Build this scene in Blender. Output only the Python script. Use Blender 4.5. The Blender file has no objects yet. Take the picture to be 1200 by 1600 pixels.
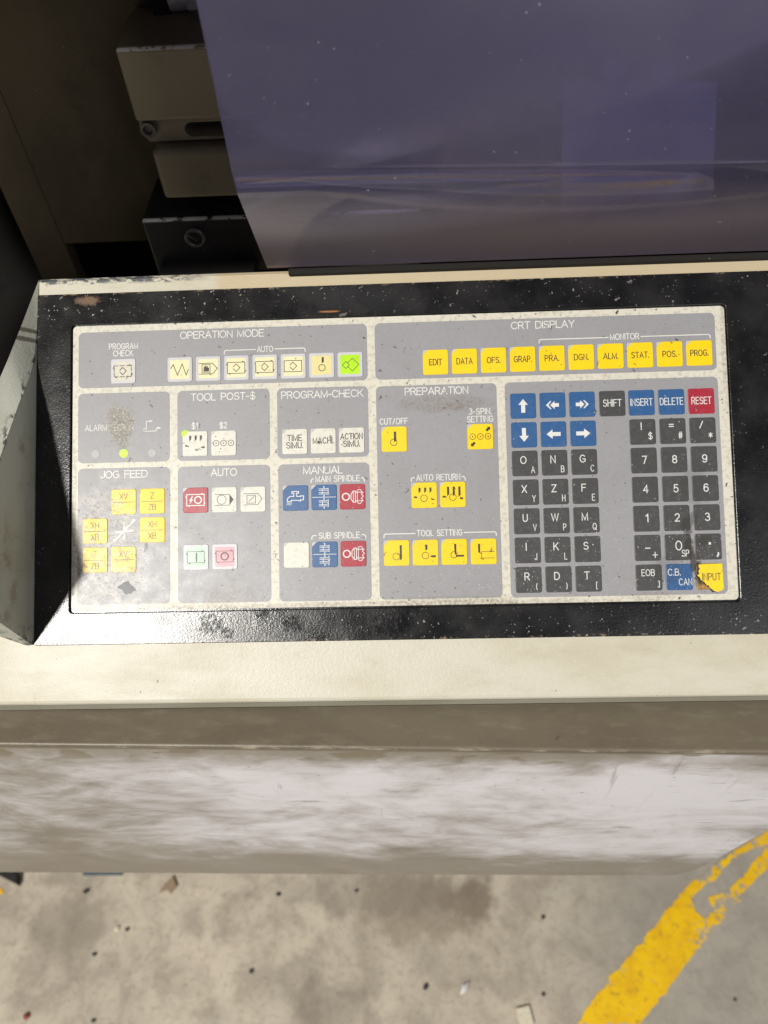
import bpy, bmesh, math, random
from mathutils import Vector, Matrix
R = math.radians
rnd = random.Random(7)
scene = bpy.context.scene
COL = scene.collection

# ------------------------------------------------------------------ camera
T = R(34.0)                                   # slope of the control panel
O = Vector((0, 0, 1.02))                      # centre of the control panel
cam_d = bpy.data.cameras.new("camera")
cam = bpy.data.objects.new("camera", cam_d); COL.objects.link(cam)
right = Vector((0.9990, 0.0057, -0.0440)); fwd = Vector((-0.0383, 0.6131, -0.7891)).normalized()
right = (right - fwd * right.dot(fwd)).normalized(); up = right.cross(fwd)
mw = Matrix((right, up, -fwd)).transposed().to_4x4()
mw.translation = Vector((0.00982, -0.3122, 1.3693))
cam.matrix_world = mw
cam_d.sensor_fit = 'HORIZONTAL'; cam_d.sensor_width = 36.0; cam_d.lens = 36.09
cam_d.clip_start = 0.02; cam_d.clip_end = 100
cam_d.dof.use_dof = True; cam_d.dof.focus_distance = 0.468; cam_d.dof.aperture_fstop = 9.5
scene.camera = cam

# ------------------------------------------------------------------ light: indoor workshop
scene.view_settings.view_transform = 'Standard'; scene.view_settings.look = 'None'
scene.view_settings.exposure = 0.0; scene.view_settings.gamma = 1.0
w = bpy.data.worlds.new("World"); scene.world = w; w.use_nodes = True
bg = w.node_tree.nodes['Background']; bg.inputs[0].default_value = (0.90, 0.92, 1.0, 1); bg.inputs[1].default_value = 0.062
def area(name, loc, target, sx, sy, power, col):
    d = bpy.data.lights.new(name, 'AREA'); d.shape = 'RECTANGLE'; d.size = sx; d.size_y = sy; d.energy = power; d.color = col
    o = bpy.data.objects.new(name, d); COL.objects.link(o); o.location = loc
    o.rotation_euler = (Vector(target) - Vector(loc)).to_track_quat('-Z', 'Y').to_euler()
    return o
PX = lambda u, v, n: O + Vector((u, v * math.cos(T) - n * math.sin(T), v * math.sin(T) + n * math.cos(T)))
Ld = Vector((-0.385, -0.075, 0.92)).normalized()
key_loc = PX(-0.1, -0.05, 0) + (PX(*Ld) - O) * 4.2
area("bay_lamp", key_loc, O, 0.26, 0.32, 238, (1.0, 0.965, 0.90))
area("fill_light", (1.75, -2.2, 2.56), (0, -0.1, 0.8), 1.5, 1.5, 24, (0.97, 0.97, 1.0))  # added soft fill from the right, no known lamp behind it

# ------------------------------------------------------------------ node helper
class NT:
    def __init__(s, name):
        s.m = bpy.data.materials.new(name); s.m.use_nodes = True
        s.t = s.m.node_tree; s.n = s.t.nodes; s.b = s.n['Principled BSDF']; s.out = s.n['Material Output']
        s._co = None
    def new(s, typ, ins=None, **kw):
        x = s.n.new(typ)
        for k, v in kw.items(): setattr(x, k, v)
        for k, v in (ins or {}).items(): s.put(x.inputs[k], v)
        return x
    def put(s, sock, v):
        if isinstance(v, bpy.types.NodeSocket): s.t.links.new(v, sock)
        else:
            if sock.type == 'RGBA' and len(v) == 3: v = (*v, 1)
            sock.default_value = v
    def co(s):                                    # millimetres in the frame of the control panel
        if s._co is None:
            tc = s.new('ShaderNodeTexCoord'); tc.object = PANEL
            s._co = s.vm('MULTIPLY', tc.outputs['Object'], (1000, 1000, 1000))
        return s._co
    def wco(s):                                   # millimetres in the world
        g = s.new('ShaderNodeNewGeometry'); return s.vm('MULTIPLY', g.outputs['Position'], (1000, 1000, 1000))
    def vm(s, op, a, b): return s.new('ShaderNodeVectorMath', {0: a, 1: b}, operation=op).outputs[0]
    def mt(s, op, a, b=0.0, c=0.0, clamp=False):
        return s.new('ShaderNodeMath', {0: a, 1: b, 2: c}, operation=op, use_clamp=clamp).outputs[0]
    def map(s, v, scale=(1, 1, 1), rot=0.0, loc=(0, 0, 0)):
        a = s.new('ShaderNodeMapping', {0: v, 'Rotation': (0, 0, rot), 'Location': loc})
        return s.new('ShaderNodeMapping', {0: a.outputs[0], 'Scale': scale}).outputs[0]
    def noise(s, v, scale, detail=3, rough=.55, dist=0.0):
        return s.new('ShaderNodeTexNoise', {'Vector': v, 'Scale': scale, 'Detail': detail, 'Roughness': rough, 'Distortion': dist}).outputs['Fac']
    def ramp(s, f, a, b):                         # smooth 0..1 between a and b
        return s.new('ShaderNodeMapRange', {'Value': f, 'From Min': a, 'From Max': b}, interpolation_type='SMOOTHSTEP').outputs[0]
    def mix(s, f, a, b, mode='MIX'):
        x = s.new('ShaderNodeMix', data_type='RGBA', blend_type=mode)
        s.put(x.inputs[0], f); s.put(x.inputs[6], a); s.put(x.inputs[7], b); return x.outputs[2]
    def specks(s, v, cell, size, keep, rot=0.0, stretch=1.0, loc=(0, 0, 0)):
        nz = s.new('ShaderNodeTexNoise', {'Vector': v, 'Scale': 1.4 / (cell * max(size, .12) * 2.2), 'Detail': 2})
        wv = s.vm('MULTIPLY', s.vm('SUBTRACT', nz.outputs['Color'], (.5, .5, .5)), (cell * size * 2.6,) * 3)
        q = s.map(s.vm('ADD', v, wv), (1 / cell, stretch / cell, 1 / cell), rot, loc)
        vo = s.new('ShaderNodeTexVoronoi', {'Vector': q, 'Scale': 1.0}, feature='F1')
        col = s.new('ShaderNodeSeparateColor', {0: vo.outputs['Color']})
        r = s.mt('MULTIPLY', s.mt('SUBTRACT', col.outputs[0], 1 - keep), size / max(keep, 1e-3))
        return s.ramp(s.mt('SUBTRACT', r, vo.outputs['Distance']), 0.0, 0.03)
    def blob(s, v, u0, v0, ru, rv, wob=0.5, sc=0.12):
        q = s.vm('MULTIPLY', s.vm('SUBTRACT', v, (u0, v0, 0)), (1 / ru, 1 / rv, 0))
        d = s.new('ShaderNodeVectorMath', {0: q}, operation='LENGTH').outputs['Value']
        n = s.noise(v, sc, 4, .6)
        d = s.mt('ADD', d, s.mt('MULTIPLY', s.mt('SUBTRACT', n, .5), wob * 2))
        return s.ramp(d, 1.15, 0.55)
    def bump(s, h, dist, strength=1.0, prev=None):
        b = s.new('ShaderNodeBump', {'Height': h, 'Distance': dist, 'Strength': strength})
        if prev is not None: s.put(b.inputs['Normal'], prev)
        return b.outputs[0]
    def done(s, col=None, rough=None, normal=None, spec=None, metal=None):
        if col is not None: s.put(s.b.inputs['Base Color'], col)
        if rough is not None: s.put(s.b.inputs['Roughness'], rough)
        if normal is not None: s.put(s.b.inputs['Normal'], normal)
        if spec is not None: s.put(s.b.inputs['Specular IOR Level'], spec)
        if metal is not None: s.put(s.b.inputs['Metallic'], metal)
        return s.m

# ------------------------------------------------------------------ object helpers
def link(name, data, parent=None, label=None, loc=None):
    o = bpy.data.objects.new(name, data); COL.objects.link(o)
    if parent is not None: o.parent = parent
    if label: o['label'] = label
    if loc is not None: o.location = loc
    return o
def tag(o, label=None, cat=None, group=None, kind=None):
    if label: o['label'] = label
    if cat: o['category'] = cat
    if group: o['group'] = group
    if kind: o['kind'] = kind
    return o
def mesh(name, bm, mats, smooth=False, wn=True):
    bmesh.ops.recalc_face_normals(bm, faces=bm.faces)
    me = bpy.data.meshes.new(name); bm.to_mesh(me); bm.free()
    for m in (mats if isinstance(mats, (list, tuple)) else [mats]): me.materials.append(m)
    if smooth:
        for p in me.polygons: p.use_smooth = True
    return me
def prism(bm, pts, z0, z1, bev=0.0, mi=0, seg=2):
    vs0 = [bm.verts.new((x, y, z0)) for x, y in pts]; vs1 = [bm.verts.new((x, y, z1)) for x, y in pts]
    fs = [bm.faces.new(vs1), bm.faces.new(vs0[::-1])]
    n = len(pts)
    for i in range(n):
        j = (i + 1) % n; fs.append(bm.faces.new((vs0[i], vs0[j], vs1[j], vs1[i])))
    for f in fs: f.material_index = mi
    if bev > 0:
        top = [e for e in fs[0].edges]
        bmesh.ops.bevel(bm, geom=top, offset=bev, segments=seg, profile=.5, affect='EDGES')
    return fs
def rrect(w, h, r, cx=0, cy=0, n=5, cut=0.0):
    pts = []
    for k, (sx, sy) in enumerate(((1, 1), (-1, 1), (-1, -1), (1, -1))):
        if k == 1 and cut > 0:
            pts += [(cx - w / 2 + cut, cy + h / 2), (cx - w / 2, cy + h / 2 - cut)]; continue
        for i in range(n + 1):
            a = R(90 * k + 90 * i / n)
            pts.append((cx + sx * (w / 2 - r) + r * math.cos(a), cy + sy * (h / 2 - r) + r * math.sin(a)))
    return pts
def box(bm, lo, hi, bev=0.0, mi=0, seg=2):
    m = Matrix.Translation((Vector(lo) + Vector(hi)) / 2) @ Matrix.Diagonal((*(Vector(hi) - Vector(lo)), 1))
    r = bmesh.ops.create_cube(bm, size=1, matrix=m)
    es = list({e for v in r['verts'] for e in v.link_edges})
    for f in {f for v in r['verts'] for f in v.link_faces}: f.material_index = mi
    if bev > 0: bmesh.ops.bevel(bm, geom=es, offset=bev, segments=seg, profile=.5, affect='EDGES')
def obj(name, bm, mats, parent=None, label=None, loc=None, smooth=False):
    return link(name, mesh(name, bm, mats, smooth), parent, label, loc)
def empty(name, loc=(0, 0, 0), rot=(0, 0, 0)):
    o = bpy.data.objects.new(name, None); COL.objects.link(o); o.location = loc; o.rotation_euler = rot; o.empty_display_size = .05
    return o
mm = .001

# the thing everything on the keypad belongs to
PANEL = empty("control_panel", O, (T, 0, 0))
tag(PANEL, "grey and beige keypad control panel with yellow, blue and dark keys in a black frame", "control panel")

# ------------------------------------------------------------------ materials
def film(name, base, rough=.42, fleck=.55, worn=True, dust=.35, grime=.5, var=.10):
    """printed polycarbonate film: fine grain, grit, dark flecks, worn and oily places"""
    t = NT(name); v = t.co()
    big = t.noise(v, .025, 4, .6); mid = t.noise(v, .35, 4, .65)
    c = t.mix(t.mt('MULTIPLY', t.ramp(big, .35, .75), grime * .5), base, tuple(x * .72 + y for x, y in zip(base, (.012, .010, .004))))
    c = t.mix(t.mt('MULTIPLY', t.ramp(mid, .45, .7), var * 2), c, (.20, .18, .15))
    bb = t.mt('MULTIPLY', t.noise(v, .9, 4, .7), 1.0)
    normal = t.bump(bb, .00008, .45)
    rg = t.mt('ADD', rough - .12, t.mt('MULTIPLY', t.noise(v, .12, 4, .6), .22))
    if worn:
        q = t.new('ShaderNodeSeparateXYZ', {0: v})
        # dusty pale grit, more of it towards the bottom edge
        low = t.ramp(q.outputs[1], 0, -88)
        fs = t.specks(v, 1.05, .26, .5)
        c = t.mix(t.mt('MULTIPLY', fs, t.mt('MULTIPLY_ADD', low, .60, .10)), c, (.66, .64, .58))
        # handled, dirty corner at the lower left; its glare painted in as pale patches
        jog = t.blob(v, -177, -50, 27, 46, .35, .06)
        jn = t.mt('MULTIPLY', jog, t.ramp(t.noise(v, .16, 5, .7), .44, .62))
        c = t.mix(t.mt('MULTIPLY', jn, .5), c, (.42, .39, .34))
        jd = t.mt('MULTIPLY', jog, t.ramp(t.noise(v, .45, 5, .78, .6), .50, .64))
        c = t.mix(t.mt('MULTIPLY', jd, .85), c, (.14, .095, .05))
        gr = t.noise(v, 1.1, 3, .7)
        normal = t.bump(gr, .00016, t.mt('MULTIPLY', jog, .7), normal)
        # rubbed patch by the alarm lamps
        al = t.blob(v, -169, 25, 10, 15, .75, .14)
        an = t.noise(v, 1.3, 3, .65)
        c = t.mix(t.mt('MULTIPLY', t.mt('MULTIPLY', al, t.mt('MULTIPLY_ADD', t.ramp(t.noise(v, .5, 5, .8), .40, .60), .7, .3)), .8), c, (.165, .145, .105))
        c = t.mix(t.mt('MULTIPLY', al, t.mt('MULTIPLY', t.ramp(an, .54, .62), .9)), c, (.56, .52, .42))
        normal = t.bump(an, .00030, t.mt('MULTIPLY', al, .9), normal)
        # soot by the torn key and smudges across the keypad
        for (u0, v0, ru, rv, k) in ((176, -40, 4, 4, .5), (172, -45, 4, 6, .62), (172.5, -57, 3.2, 8, .78), (175, -66, 3, 6, .85), (181.5, -54, 5, 4, .5), (178, -74, 3.4, 8, .9), (160, -70, 10, 10, .22), (178, -20, 9, 14, .2)):
            c = t.mix(t.mt('MULTIPLY', t.blob(v, u0, v0, ru, rv, .9, .30), k), c, (.030, .025, .020))
        for (u0, v0, ru, rv, k) in ((28, 33, 30, 6, .45), (36, 31, 10, 3, .5), (-150, -88, 60, 5, .4), (-104, -82, 18, 9, .4), (30, -86, 40, 3, .4), (-15, -88, 160, 2.4, .6), (-199, -30, 2.2, 60, .5), (199, 60, 1.8, 40, .45), (150, -86, 20, 3, .35)):
            c = t.mix(t.mt('MULTIPLY', t.mt('MULTIPLY', t.blob(v, u0, v0, ru, rv, .55, .11), t.mt('MULTIPLY_ADD', t.ramp(t.noise(v, .55, 4, .75), .42, .62), .85, .15)), k), c, (.16, .12, .075))
    if fleck > 0:
        for rot, cell, size, keep, st in ((.5, 5.2, .17, .38, .42), (-.9, 3.4, .18, .28, .40), (1.4, 2.0, .26, .26, .8), (.2, 9.0, .12, .32, .25)):
            f = t.specks(t.map(v, loc=(rot * 91, cell * 37, 0)), cell, size, keep, rot, st)
            nn = t.ramp(t.noise(v, .05, 2), .30, .52)
            c = t.mix(t.mt('MULTIPLY', f, t.mt('MULTIPLY', nn, min(1.0, fleck * 1.5))), c, (.06, .052, .045))
    if dust > 0:
        f = t.specks(t.map(v, loc=(17, 5, 0)), 2.0, .17, .30, .3, .7)
        c = t.mix(t.mt('MULTIPLY', f, dust), c, (.6, .58, .54))
    if worn: rg = t.mt('SUBTRACT', rg, t.mt('MULTIPLY', jog, .06))
    return t.done(c, rg, normal, .43)
M = {}
M['beige'] = film('overlay_beige', (.58, .555, .47), fleck=1.0, var=.2)
M['field'] = film('overlay_grey', (.268, .266, .280))
M['yellow'] = film('key_yellow', (.80, .545, .004), fleck=.45, dust=.2, grime=.3, var=.03)
M['blue'] = film('key_blue', (.020, .088, .235), fleck=.4, dust=.7, var=.06)
M['red'] = film('key_red', (.33, .016, .036), fleck=.4, dust=.7, var=.05)
M['dark'] = film('key_dark_grey', (.050, .051, .053), fleck=.3, dust=.9, var=.06)
M['white'] = film('key_white', (.62, .60, .53), fleck=.8)
M['frost'] = film('key_frosted', (.50, .50, .52), fleck=.25, var=.04)
M['window'] = film('indicator_window_grey', (.46, .45, .45), fleck=.1, worn=False)
M['print_white'] = film('print_white', (.66, .65, .61), fleck=.35, worn=True, dust=0, var=.05)
M['print_black'] = film('print_black', (.030, .028, .026), fleck=0, worn=False, dust=.4, var=.1)
M['print_key'] = film('print_key_white', (.62, .62, .60), fleck=.3, worn=False, dust=0, var=.05)
M['lens_cream'] = film('lens_cream', (.72, .66, .40), fleck=.5, var=.04)
M['lens_tan'] = film('lens_tan', (.66, .58, .26), fleck=.5, var=.04)
M['lens_green'] = film('lens_pale_green', (.42, .58, .45), fleck=.5, var=.06)
M['lens_pink'] = film('lens_pink', (.62, .30, .34), fleck=.5, var=.06)
M['brown_key'] = film('key_under_film', (.30, .17, .03), fleck=.6)
def glow(name, col, st):
    t = NT(name); v = t.co()
    n = t.noise(v, .15, 2)
    t.put(t.b.inputs['Emission Color'], col); t.put(t.b.inputs['Emission Strength'], t.mt('MULTIPLY_ADD', n, st * .4, st * .8))
    return t.done((.02, .05, .002), .4)
M['led'] = glow('lit_led_green', (.62, 1.0, .0), 1.0)
M['lens_lit'] = glow('lit_lens_green', (.60, 1.0, .0), .85)

def black_frame_mat():
    t = NT('black_frame_paint'); v = t.co()
    q = t.new('ShaderNodeSeparateXYZ', {0: v})
    c = t.mix(t.ramp(t.noise(v, .03, 4), .35, .7), (.0065, .0065, .0075), (.018, .0175, .018))
    top = t.ramp(q.outputs[1], 85, 106); left = t.ramp(q.outputs[0], -60, -225); bot = t.ramp(q.outputs[1], -86, -100)
    for rot, cell, size, keep, st, k in ((1.15, 6.5, .17, .55, .36, 1.0), (.2, 3.0, .19, .48, .6, 1.0), (-.6, 1.5, .26, .45, .9, .9), (1.0, 4.2, .16, .55, .30, .9)):
        f = t.specks(t.map(v, loc=(rot * 53, cell * 19, 0)), cell, size, keep, rot, st)
        nn = t.ramp(t.noise(v, .035, 3), .30, .58)
        amt = t.mt('ADD', t.mt('MULTIPLY', top, t.mt('MULTIPLY_ADD', left, 1.3, .35)), t.mt('MULTIPLY_ADD', bot, .40, .17), clamp=True)
        c = t.mix(t.mt('MULTIPLY', f, t.mt('MULTIPLY', t.mt('MULTIPLY', nn, amt), k)), c, (.55, .52, .46))
    # paint worn through along the rim: brown rust, cream
    e1 = t.mt('ABSOLUTE', q.outputs[1]); ed = t.ramp(e1, 106.6, 108.9)
    ch = t.mt('MULTIPLY', ed, t.ramp(t.noise(t.map(v, (.6, 1, 1)), .35, 5, .75), .56, .62))
    c = t.mix(t.mt('MULTIPLY', ch, .7), c, (.34, .25, .17))
    c = t.mix(t.mt('MULTIPLY', t.blob(v, -190, 104, 8, 3.5, .7, .3), .8), c, (.20, .13, .09))
    c = t.mix(t.mt('MULTIPLY', t.blob(v, -40, 92, 7, .7, .5, .3), .8), c, (.35, .16, .06))
    oil = None
    for (u0, v0, r) in ((-113, -99, 8), (-104, -103, 5), (-82, -92, 4), (-64, -98, 7), (-4, -100, 11)):
        ob = t.mt('MULTIPLY', t.blob(v, u0, v0, r, r * .8, 1.3, .33), t.mt('MULTIPLY', t.ramp(t.noise(v, .35, 5, .7), .34, .54), .8)); c = t.mix(ob, c, (.006, .006, .007)); oil = ob if oil is None else t.mt('MAXIMUM', oil, ob)
    gl = t.noise(v, .75, 3, .7)
    normal = t.bump(gl, .00014, .8)
    normal = t.bump(t.noise(v, .22, 2), .00012, .3, normal)
    rg = t.mt('MULTIPLY_ADD', t.noise(v, .06, 4), .24, .10)
    return t.done(c, rg, normal, t.mt('MULTIPLY_ADD', oil, -.34, .40))
M['black'] = black_frame_mat()

def cream_mat(name, base, oil=.38, chips=1.0, shift=0.0):
    t = NT(name); v = t.co(); q = t.new('ShaderNodeSeparateXYZ', {0: v})
    n1 = t.noise(t.map(v, (.010, .022, .02), loc=(shift, 0, 0)), 1.0, 5, .6)
    c = t.mix(t.mt('MULTIPLY', t.ramp(n1, .42, .68), oil), base, (.36, .30, .19))
    c = t.mix(t.mt('MULTIPLY', t.ramp(t.noise(t.map(v, (.03, .09, .05)), 1, 5, .7), .48, .76), .22), c, (.30, .26, .18))
    c = t.mix(t.mt('MULTIPLY', t.ramp(t.noise(v, 1.0, 3, .6), .55, .75), .22), c, (.78, .74, .62))
    f = t.specks(v, 7, .10, .25, .4, .5)
    c = t.mix(t.mt('MULTIPLY', f, .7), c, (.08, .06, .045))
    # rear rail: shade and reflection painted as tan on the right, knocked to grey primer at the left
    rail = t.ramp(q.outputs[1], 107, 109)
    tan = t.mt('MULTIPLY', rail, t.ramp(q.outputs[0], -113, -106))
    c = t.mix(t.mt('MULTIPLY', tan, .75), c, (.44, .35, .21))
    ce = t.mt('MULTIPLY', t.ramp(t.mt('ADD', q.outputs[1], t.mt('MULTIPLY', t.noise(v, .06, 3), 4)), 116.5, 118.6), t.ramp(q.outputs[0], -108, -140))
    ch = t.mt('MULTIPLY', t.mt('MULTIPLY', ce, chips), t.ramp(t.noise(t.map(v, (.7, 1.6, 1)), .16, 5, .7), .44, .52))
    c = t.mix(ch, c, (.075, .078, .085))
    # front lip: grey band
    lip = t.ramp(q.outputs[2], -1.6, -3.2)
    front = t.ramp(q.outputs[1], -140, -144)
    c = t.mix(t.mt('MULTIPLY', t.mt('MULTIPLY', lip, front), t.mt('MULTIPLY_ADD', n1, .6, .45)), c, (.20, .19, .15))
    gl = t.noise(v, .55, 3, .6)
    normal = t.bump(gl, .00035, .55); normal = t.bump(t.noise(v, 1.8, 2), .00012, .5, normal)
    return t.done(c, t.mt('MULTIPLY_ADD', n1, .25, .33), normal, .45)
M['cream'] = cream_mat('cream_paint', (.505, .48, .395))
def cheek_mat():
    t = NT('cheek_paint'); v = t.co(); q = t.new('ShaderNodeSeparateXYZ', {0: v})
    n1 = t.noise(t.map(v, (.03, .012, .03)), 1, 5, .6)
    c = t.mix(t.ramp(n1, .35, .7), (.45, .46, .40), (.35, .34, .28))
    c = t.mix(t.mt('MULTIPLY', t.ramp(t.noise(v, .05, 5, .7), .52, .72), .6), c, (.22, .17, .11))
    # chips along the crease and rim (own height field)
    h = t.mt('SUBTRACT', q.outputs[2], t.mt('MULTIPLY', t.mt('SUBTRACT', 72.65, q.outputs[1]), .5754))
    edge = t.ramp(t.mt('ABSOLUTE', h), 2.2, .3)
    ch = t.mt('MULTIPLY', edge, t.ramp(t.noise(t.map(v, (.3, .10, .16)), 1, 5, .65), .52, .58))
    c = t.mix(ch, c, (.085, .085, .085))
    tip = t.mt('MULTIPLY', t.ramp(q.outputs[1], -92, -106), t.ramp(t.noise(v, .18, 5, .7), .50, .56))
    c = t.mix(tip, c, (.09, .095, .10))
    for (u0, v0, ru, rv) in ((-226, 85, 9, 1.6), (-226, 79, 9, 1.8)):
        c = t.mix(t.mt('MULTIPLY', t.blob(v, u0, v0, ru, rv, .4, .2), .85), c, (.09, .075, .055))
    f = t.specks(v, 5, .13, .3, .4, .6); c = t.mix(t.mt('MULTIPLY', f, .7), c, (.10, .07, .05))
    normal = t.bump(t.noise(v, .7, 3), .00035, .6)
    return t.done(c, t.mt('MULTIPLY_ADD', n1, .2, .42), normal, .4)
M['cheek'] = cheek_mat()

def olive_mat(name, a, b, rough=.45, stain=.5, bumpd=.0003, chip_glint_z=None):
    t = NT(name); v = t.wco(); q = t.new('ShaderNodeSeparateXYZ', {0: v})
    n1 = t.noise(t.map(v, (.012, .012, .008)), 1, 5, .62)
    c = t.mix(t.ramp(n1, .34, .68), a, b)
    c = t.mix(t.mt('MULTIPLY', t.ramp(t.noise(v, .04, 5, .7), .54, .74), stain), c, tuple(x * .45 for x in a))
    c = t.mix(t.mt('MULTIPLY', t.specks(v, 6, .10, .3), .5), c, (.38, .35, .30))
    if chip_glint_z is not None:
        e = t.ramp(t.mt('ABSOLUTE', t.mt('SUBTRACT', q.outputs[2], chip_glint_z)), 1.9, .5)
        e = t.mt('MULTIPLY', e, t.ramp(t.mt('ABSOLUTE', t.mt('SUBTRACT', q.outputs[1], 200.4)), 2.3, .6))
        c = t.mix(t.mt('MULTIPLY', e, t.ramp(t.noise(t.map(v, (.10, .1, .3)), 1, 4, .7), .40, .48)), c, (.85, .83, .78))
    normal = t.bump(t.noise(v, .5, 3), bumpd, .5)
    return t.done(c, t.mt('MULTIPLY_ADD', n1, .25, rough - .1), normal, .4)
M['olive'] = olive_mat('bracket_paint', (.30, .262, .175), (.24, .21, .138), chip_glint_z=1177.6)
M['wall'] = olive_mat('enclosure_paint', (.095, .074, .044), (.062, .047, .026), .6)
M['blacksteel'] = olive_mat('oily_black_steel', (.030, .029, .031), (.050, .046, .044), .36, chip_glint_z=1063.6)  # worn steel and edge highlight painted pale along the bracket's top edge
M['void'] = olive_mat('dark_paint_and_gap_shade', (.007, .006, .005), (.010, .008, .006), .8)
M['steel'] = olive_mat('worn_steel', (.22, .21, .20), (.13, .12, .11), .35); M['steel'].node_tree.nodes['Principled BSDF'].inputs['Metallic'].default_value = .7
M['gap_shade'] = olive_mat('gap_shadow_black', (.007, .006, .005), (.010, .008, .006), .85)  # near-black colour for the shadowed gaps under lip and guard
M['rubber'] = olive_mat('black_rubber', (.018, .017, .015), (.030, .026, .02), .7)

def cover_mat():
    t = NT('front_cover_paint'); tc = t.new('ShaderNodeTexCoord')
    v = t.vm('MULTIPLY', tc.outputs['Object'], (1000, 1000, 1000)); q = t.new('ShaderNodeSeparateXYZ', {0: v})
    n1 = t.noise(t.map(v, (.012, .02, .02)), 1, 5, .6)
    c = t.mix(t.ramp(n1, .38, .66), (.140, .117, .083), (.118, .097, .068))
    c = t.mix(t.mt('MULTIPLY', t.ramp(t.noise(v, .05, 5, .7), .55, .8), .25), c, (.09, .078, .06))
    # dried coolant film wiped sideways over the upright face
    face = t.ramp(q.outputs[2], -2.0, -6.0)
    s1 = t.noise(t.map(v, (.008, .01, .014)), 1, 8, .68, 1.0); s2 = t.noise(t.map(v, (.020, .02, .040)), 1, 5, .66, 1.0)
    z = q.outputs[2]
    band = t.mt('MULTIPLY', t.ramp(z, 30, -60), t.ramp(z, -338, -180))
    xs = t.mt('MULTIPLY_ADD', t.ramp(q.outputs[0], -260, -20), .30, .70)
    fac = t.mt('ADD', t.mt('MULTIPLY', s1, .62), t.mt('MULTIPLY', s2, .42))
    fac = t.mt('ADD', fac, t.mt('MULTIPLY', t.mt('SUBTRACT', t.mt('MULTIPLY', band, xs), .5), .52))
    fac = t.mt('ADD', fac, t.mt('MULTIPLY', t.mt('SUBTRACT', t.noise(t.map(v, (.0065, .01, .010), loc=(60, 0, 9)), 1, 4, .6, .5), .5), .62))
    film_ = t.mt('MULTIPLY', face, t.ramp(fac, .44, .88))
    c = t.mix(t.mt('MULTIPLY', face, t.mt('MULTIPLY_ADD', s1, .6, .08)), c, (.44, .405, .36))
    c = t.mix(t.mt('MULTIPLY', film_, .92), c, (.68, .665, .70))
    drops = t.mt('MULTIPLY', face, t.mt('MULTIPLY', t.ramp(z, -34, -8), t.ramp(t.noise(t.map(v, (.02, .02, .035)), 1, 3, .5), .56, .60)))
    c = t.mix(t.mt('MULTIPLY', drops, .8), c, (.17, .14, .085))
    dk = t.mt('MULTIPLY', face, t.ramp(t.noise(t.map(v, (.016, .02, .09), loc=(31, 0, 7)), 1, 6, .7, .6), .60, .70))
    c = t.mix(t.mt('MULTIPLY', dk, .55), c, (.16, .13, .095))
    ver = t.mt('MULTIPLY', face, t.ramp(t.noise(t.map(v, (.11, .02, .008), loc=(3, 0, 7)), 1, 4, .6, .6), .66, .74))
    c = t.mix(t.mt('MULTIPLY', ver, .35), c, (.15, .12, .10))
    edge = t.ramp(t.mt('ABSOLUTE', t.mt('ADD', z, 1.3)), 1.6, .4)
    c = t.mix(t.mt('MULTIPLY', edge, t.ramp(t.noise(t.map(v, (.03, .1, .1)), 1, 5, .7), .48, .74)), c, (.38, .34, .26))
    f = t.specks(v, 6, .16, .22, .8, .4); c = t.mix(t.mt('MULTIPLY', f, .5), c, (.05, .045, .04))
    normal = t.bump(t.noise(v, .4, 3), .0003, .4)
    return t.done(c, t.mt('MULTIPLY_ADD', film_, .12, .42), normal, .4)
M['cover'] = cover_mat()

def concrete(t):
    v = t.wco()
    n1 = t.noise(v, .0042, 6, .6); n2 = t.noise(v, .016, 6, .65, .4); n3 = t.noise(v, .10, 5, .7)
    c = t.mix(t.ramp(n1, .36, .66), (.60, .525, .415), (.48, .42, .335))
    c = t.mix(t.mt('MULTIPLY', t.ramp(n2, .40, .66), .8), c, (.35, .30, .24))
    c = t.mix(t.mt('MULTIPLY', t.ramp(t.noise(v, .011, 5, .6, 1.2), .54, .66), .45), c, (.54, .49, .40))
    c = t.mix(t.mt('MULTIPLY', t.ramp(n3, .50, .70), .5), c, (.24, .20, .155))
    q = t.new('ShaderNodeSeparateXYZ', {0: v})
    c = t.mix(t.mt('MULTIPLY', t.ramp(q.outputs[0], 120, 420), .55), c, (.27, .262, .235))
    rim = t.mt('SUBTRACT', 1.0, t.mt('MULTIPLY', t.mt('ABSOLUTE', t.mt('SUBTRACT', t.noise(t.map(v, loc=(40, 0, 0)), .0062, 3, .5), .5)), 40), clamp=True)
    c = t.mix(t.mt('MULTIPLY', rim, .07), c, (.17, .13, .095))
    for (x, y, rx, ry, k, col) in ((10, -50, 130, 60, .5, (.215, .165, .11)), (85, -45, 50, 34, .5, (.17, .125, .085)), (-130, -190, 60, 50, .4, (.16, .13, .105)), (-560, -80, 60, 90, .45, (.22, .18, .14)), (-60, -30, 200, 40, .35, (.19, .16, .14))):
        c = t.mix(t.mt('MULTIPLY', t.blob(v, x, y, rx, ry, .95, .02), k), c, col)
    f = t.specks(v, 30, .08, .22); c = t.mix(t.mt('MULTIPLY', f, .6), c, (.11, .095, .085))
    f = t.specks(t.map(v, loc=(9, 4, 0)), 37, .07, .25); c = t.mix(t.mt('MULTIPLY', f, .5), c, (.62, .59, .52))
    normal = t.bump(n3, .0012, .5)
    normal = t.bump(t.noise(v, .02, 5), .004, .35, normal)
    return v, c, t.mt('MULTIPLY_ADD', n2, .3, .42), normal
t = NT('concrete'); v, c, rg, nm = concrete(t); M['concrete'] = t.done(c, rg, nm, .35)
t = NT('worn_yellow_paint'); v, c, rg, nm = concrete(t)
wear = t.mt('ADD', t.mt('MULTIPLY', t.noise(v, .055, 6, .7, .8), .6), t.mt('MULTIPLY', t.noise(v, .012, 3, .5), .4))
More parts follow.
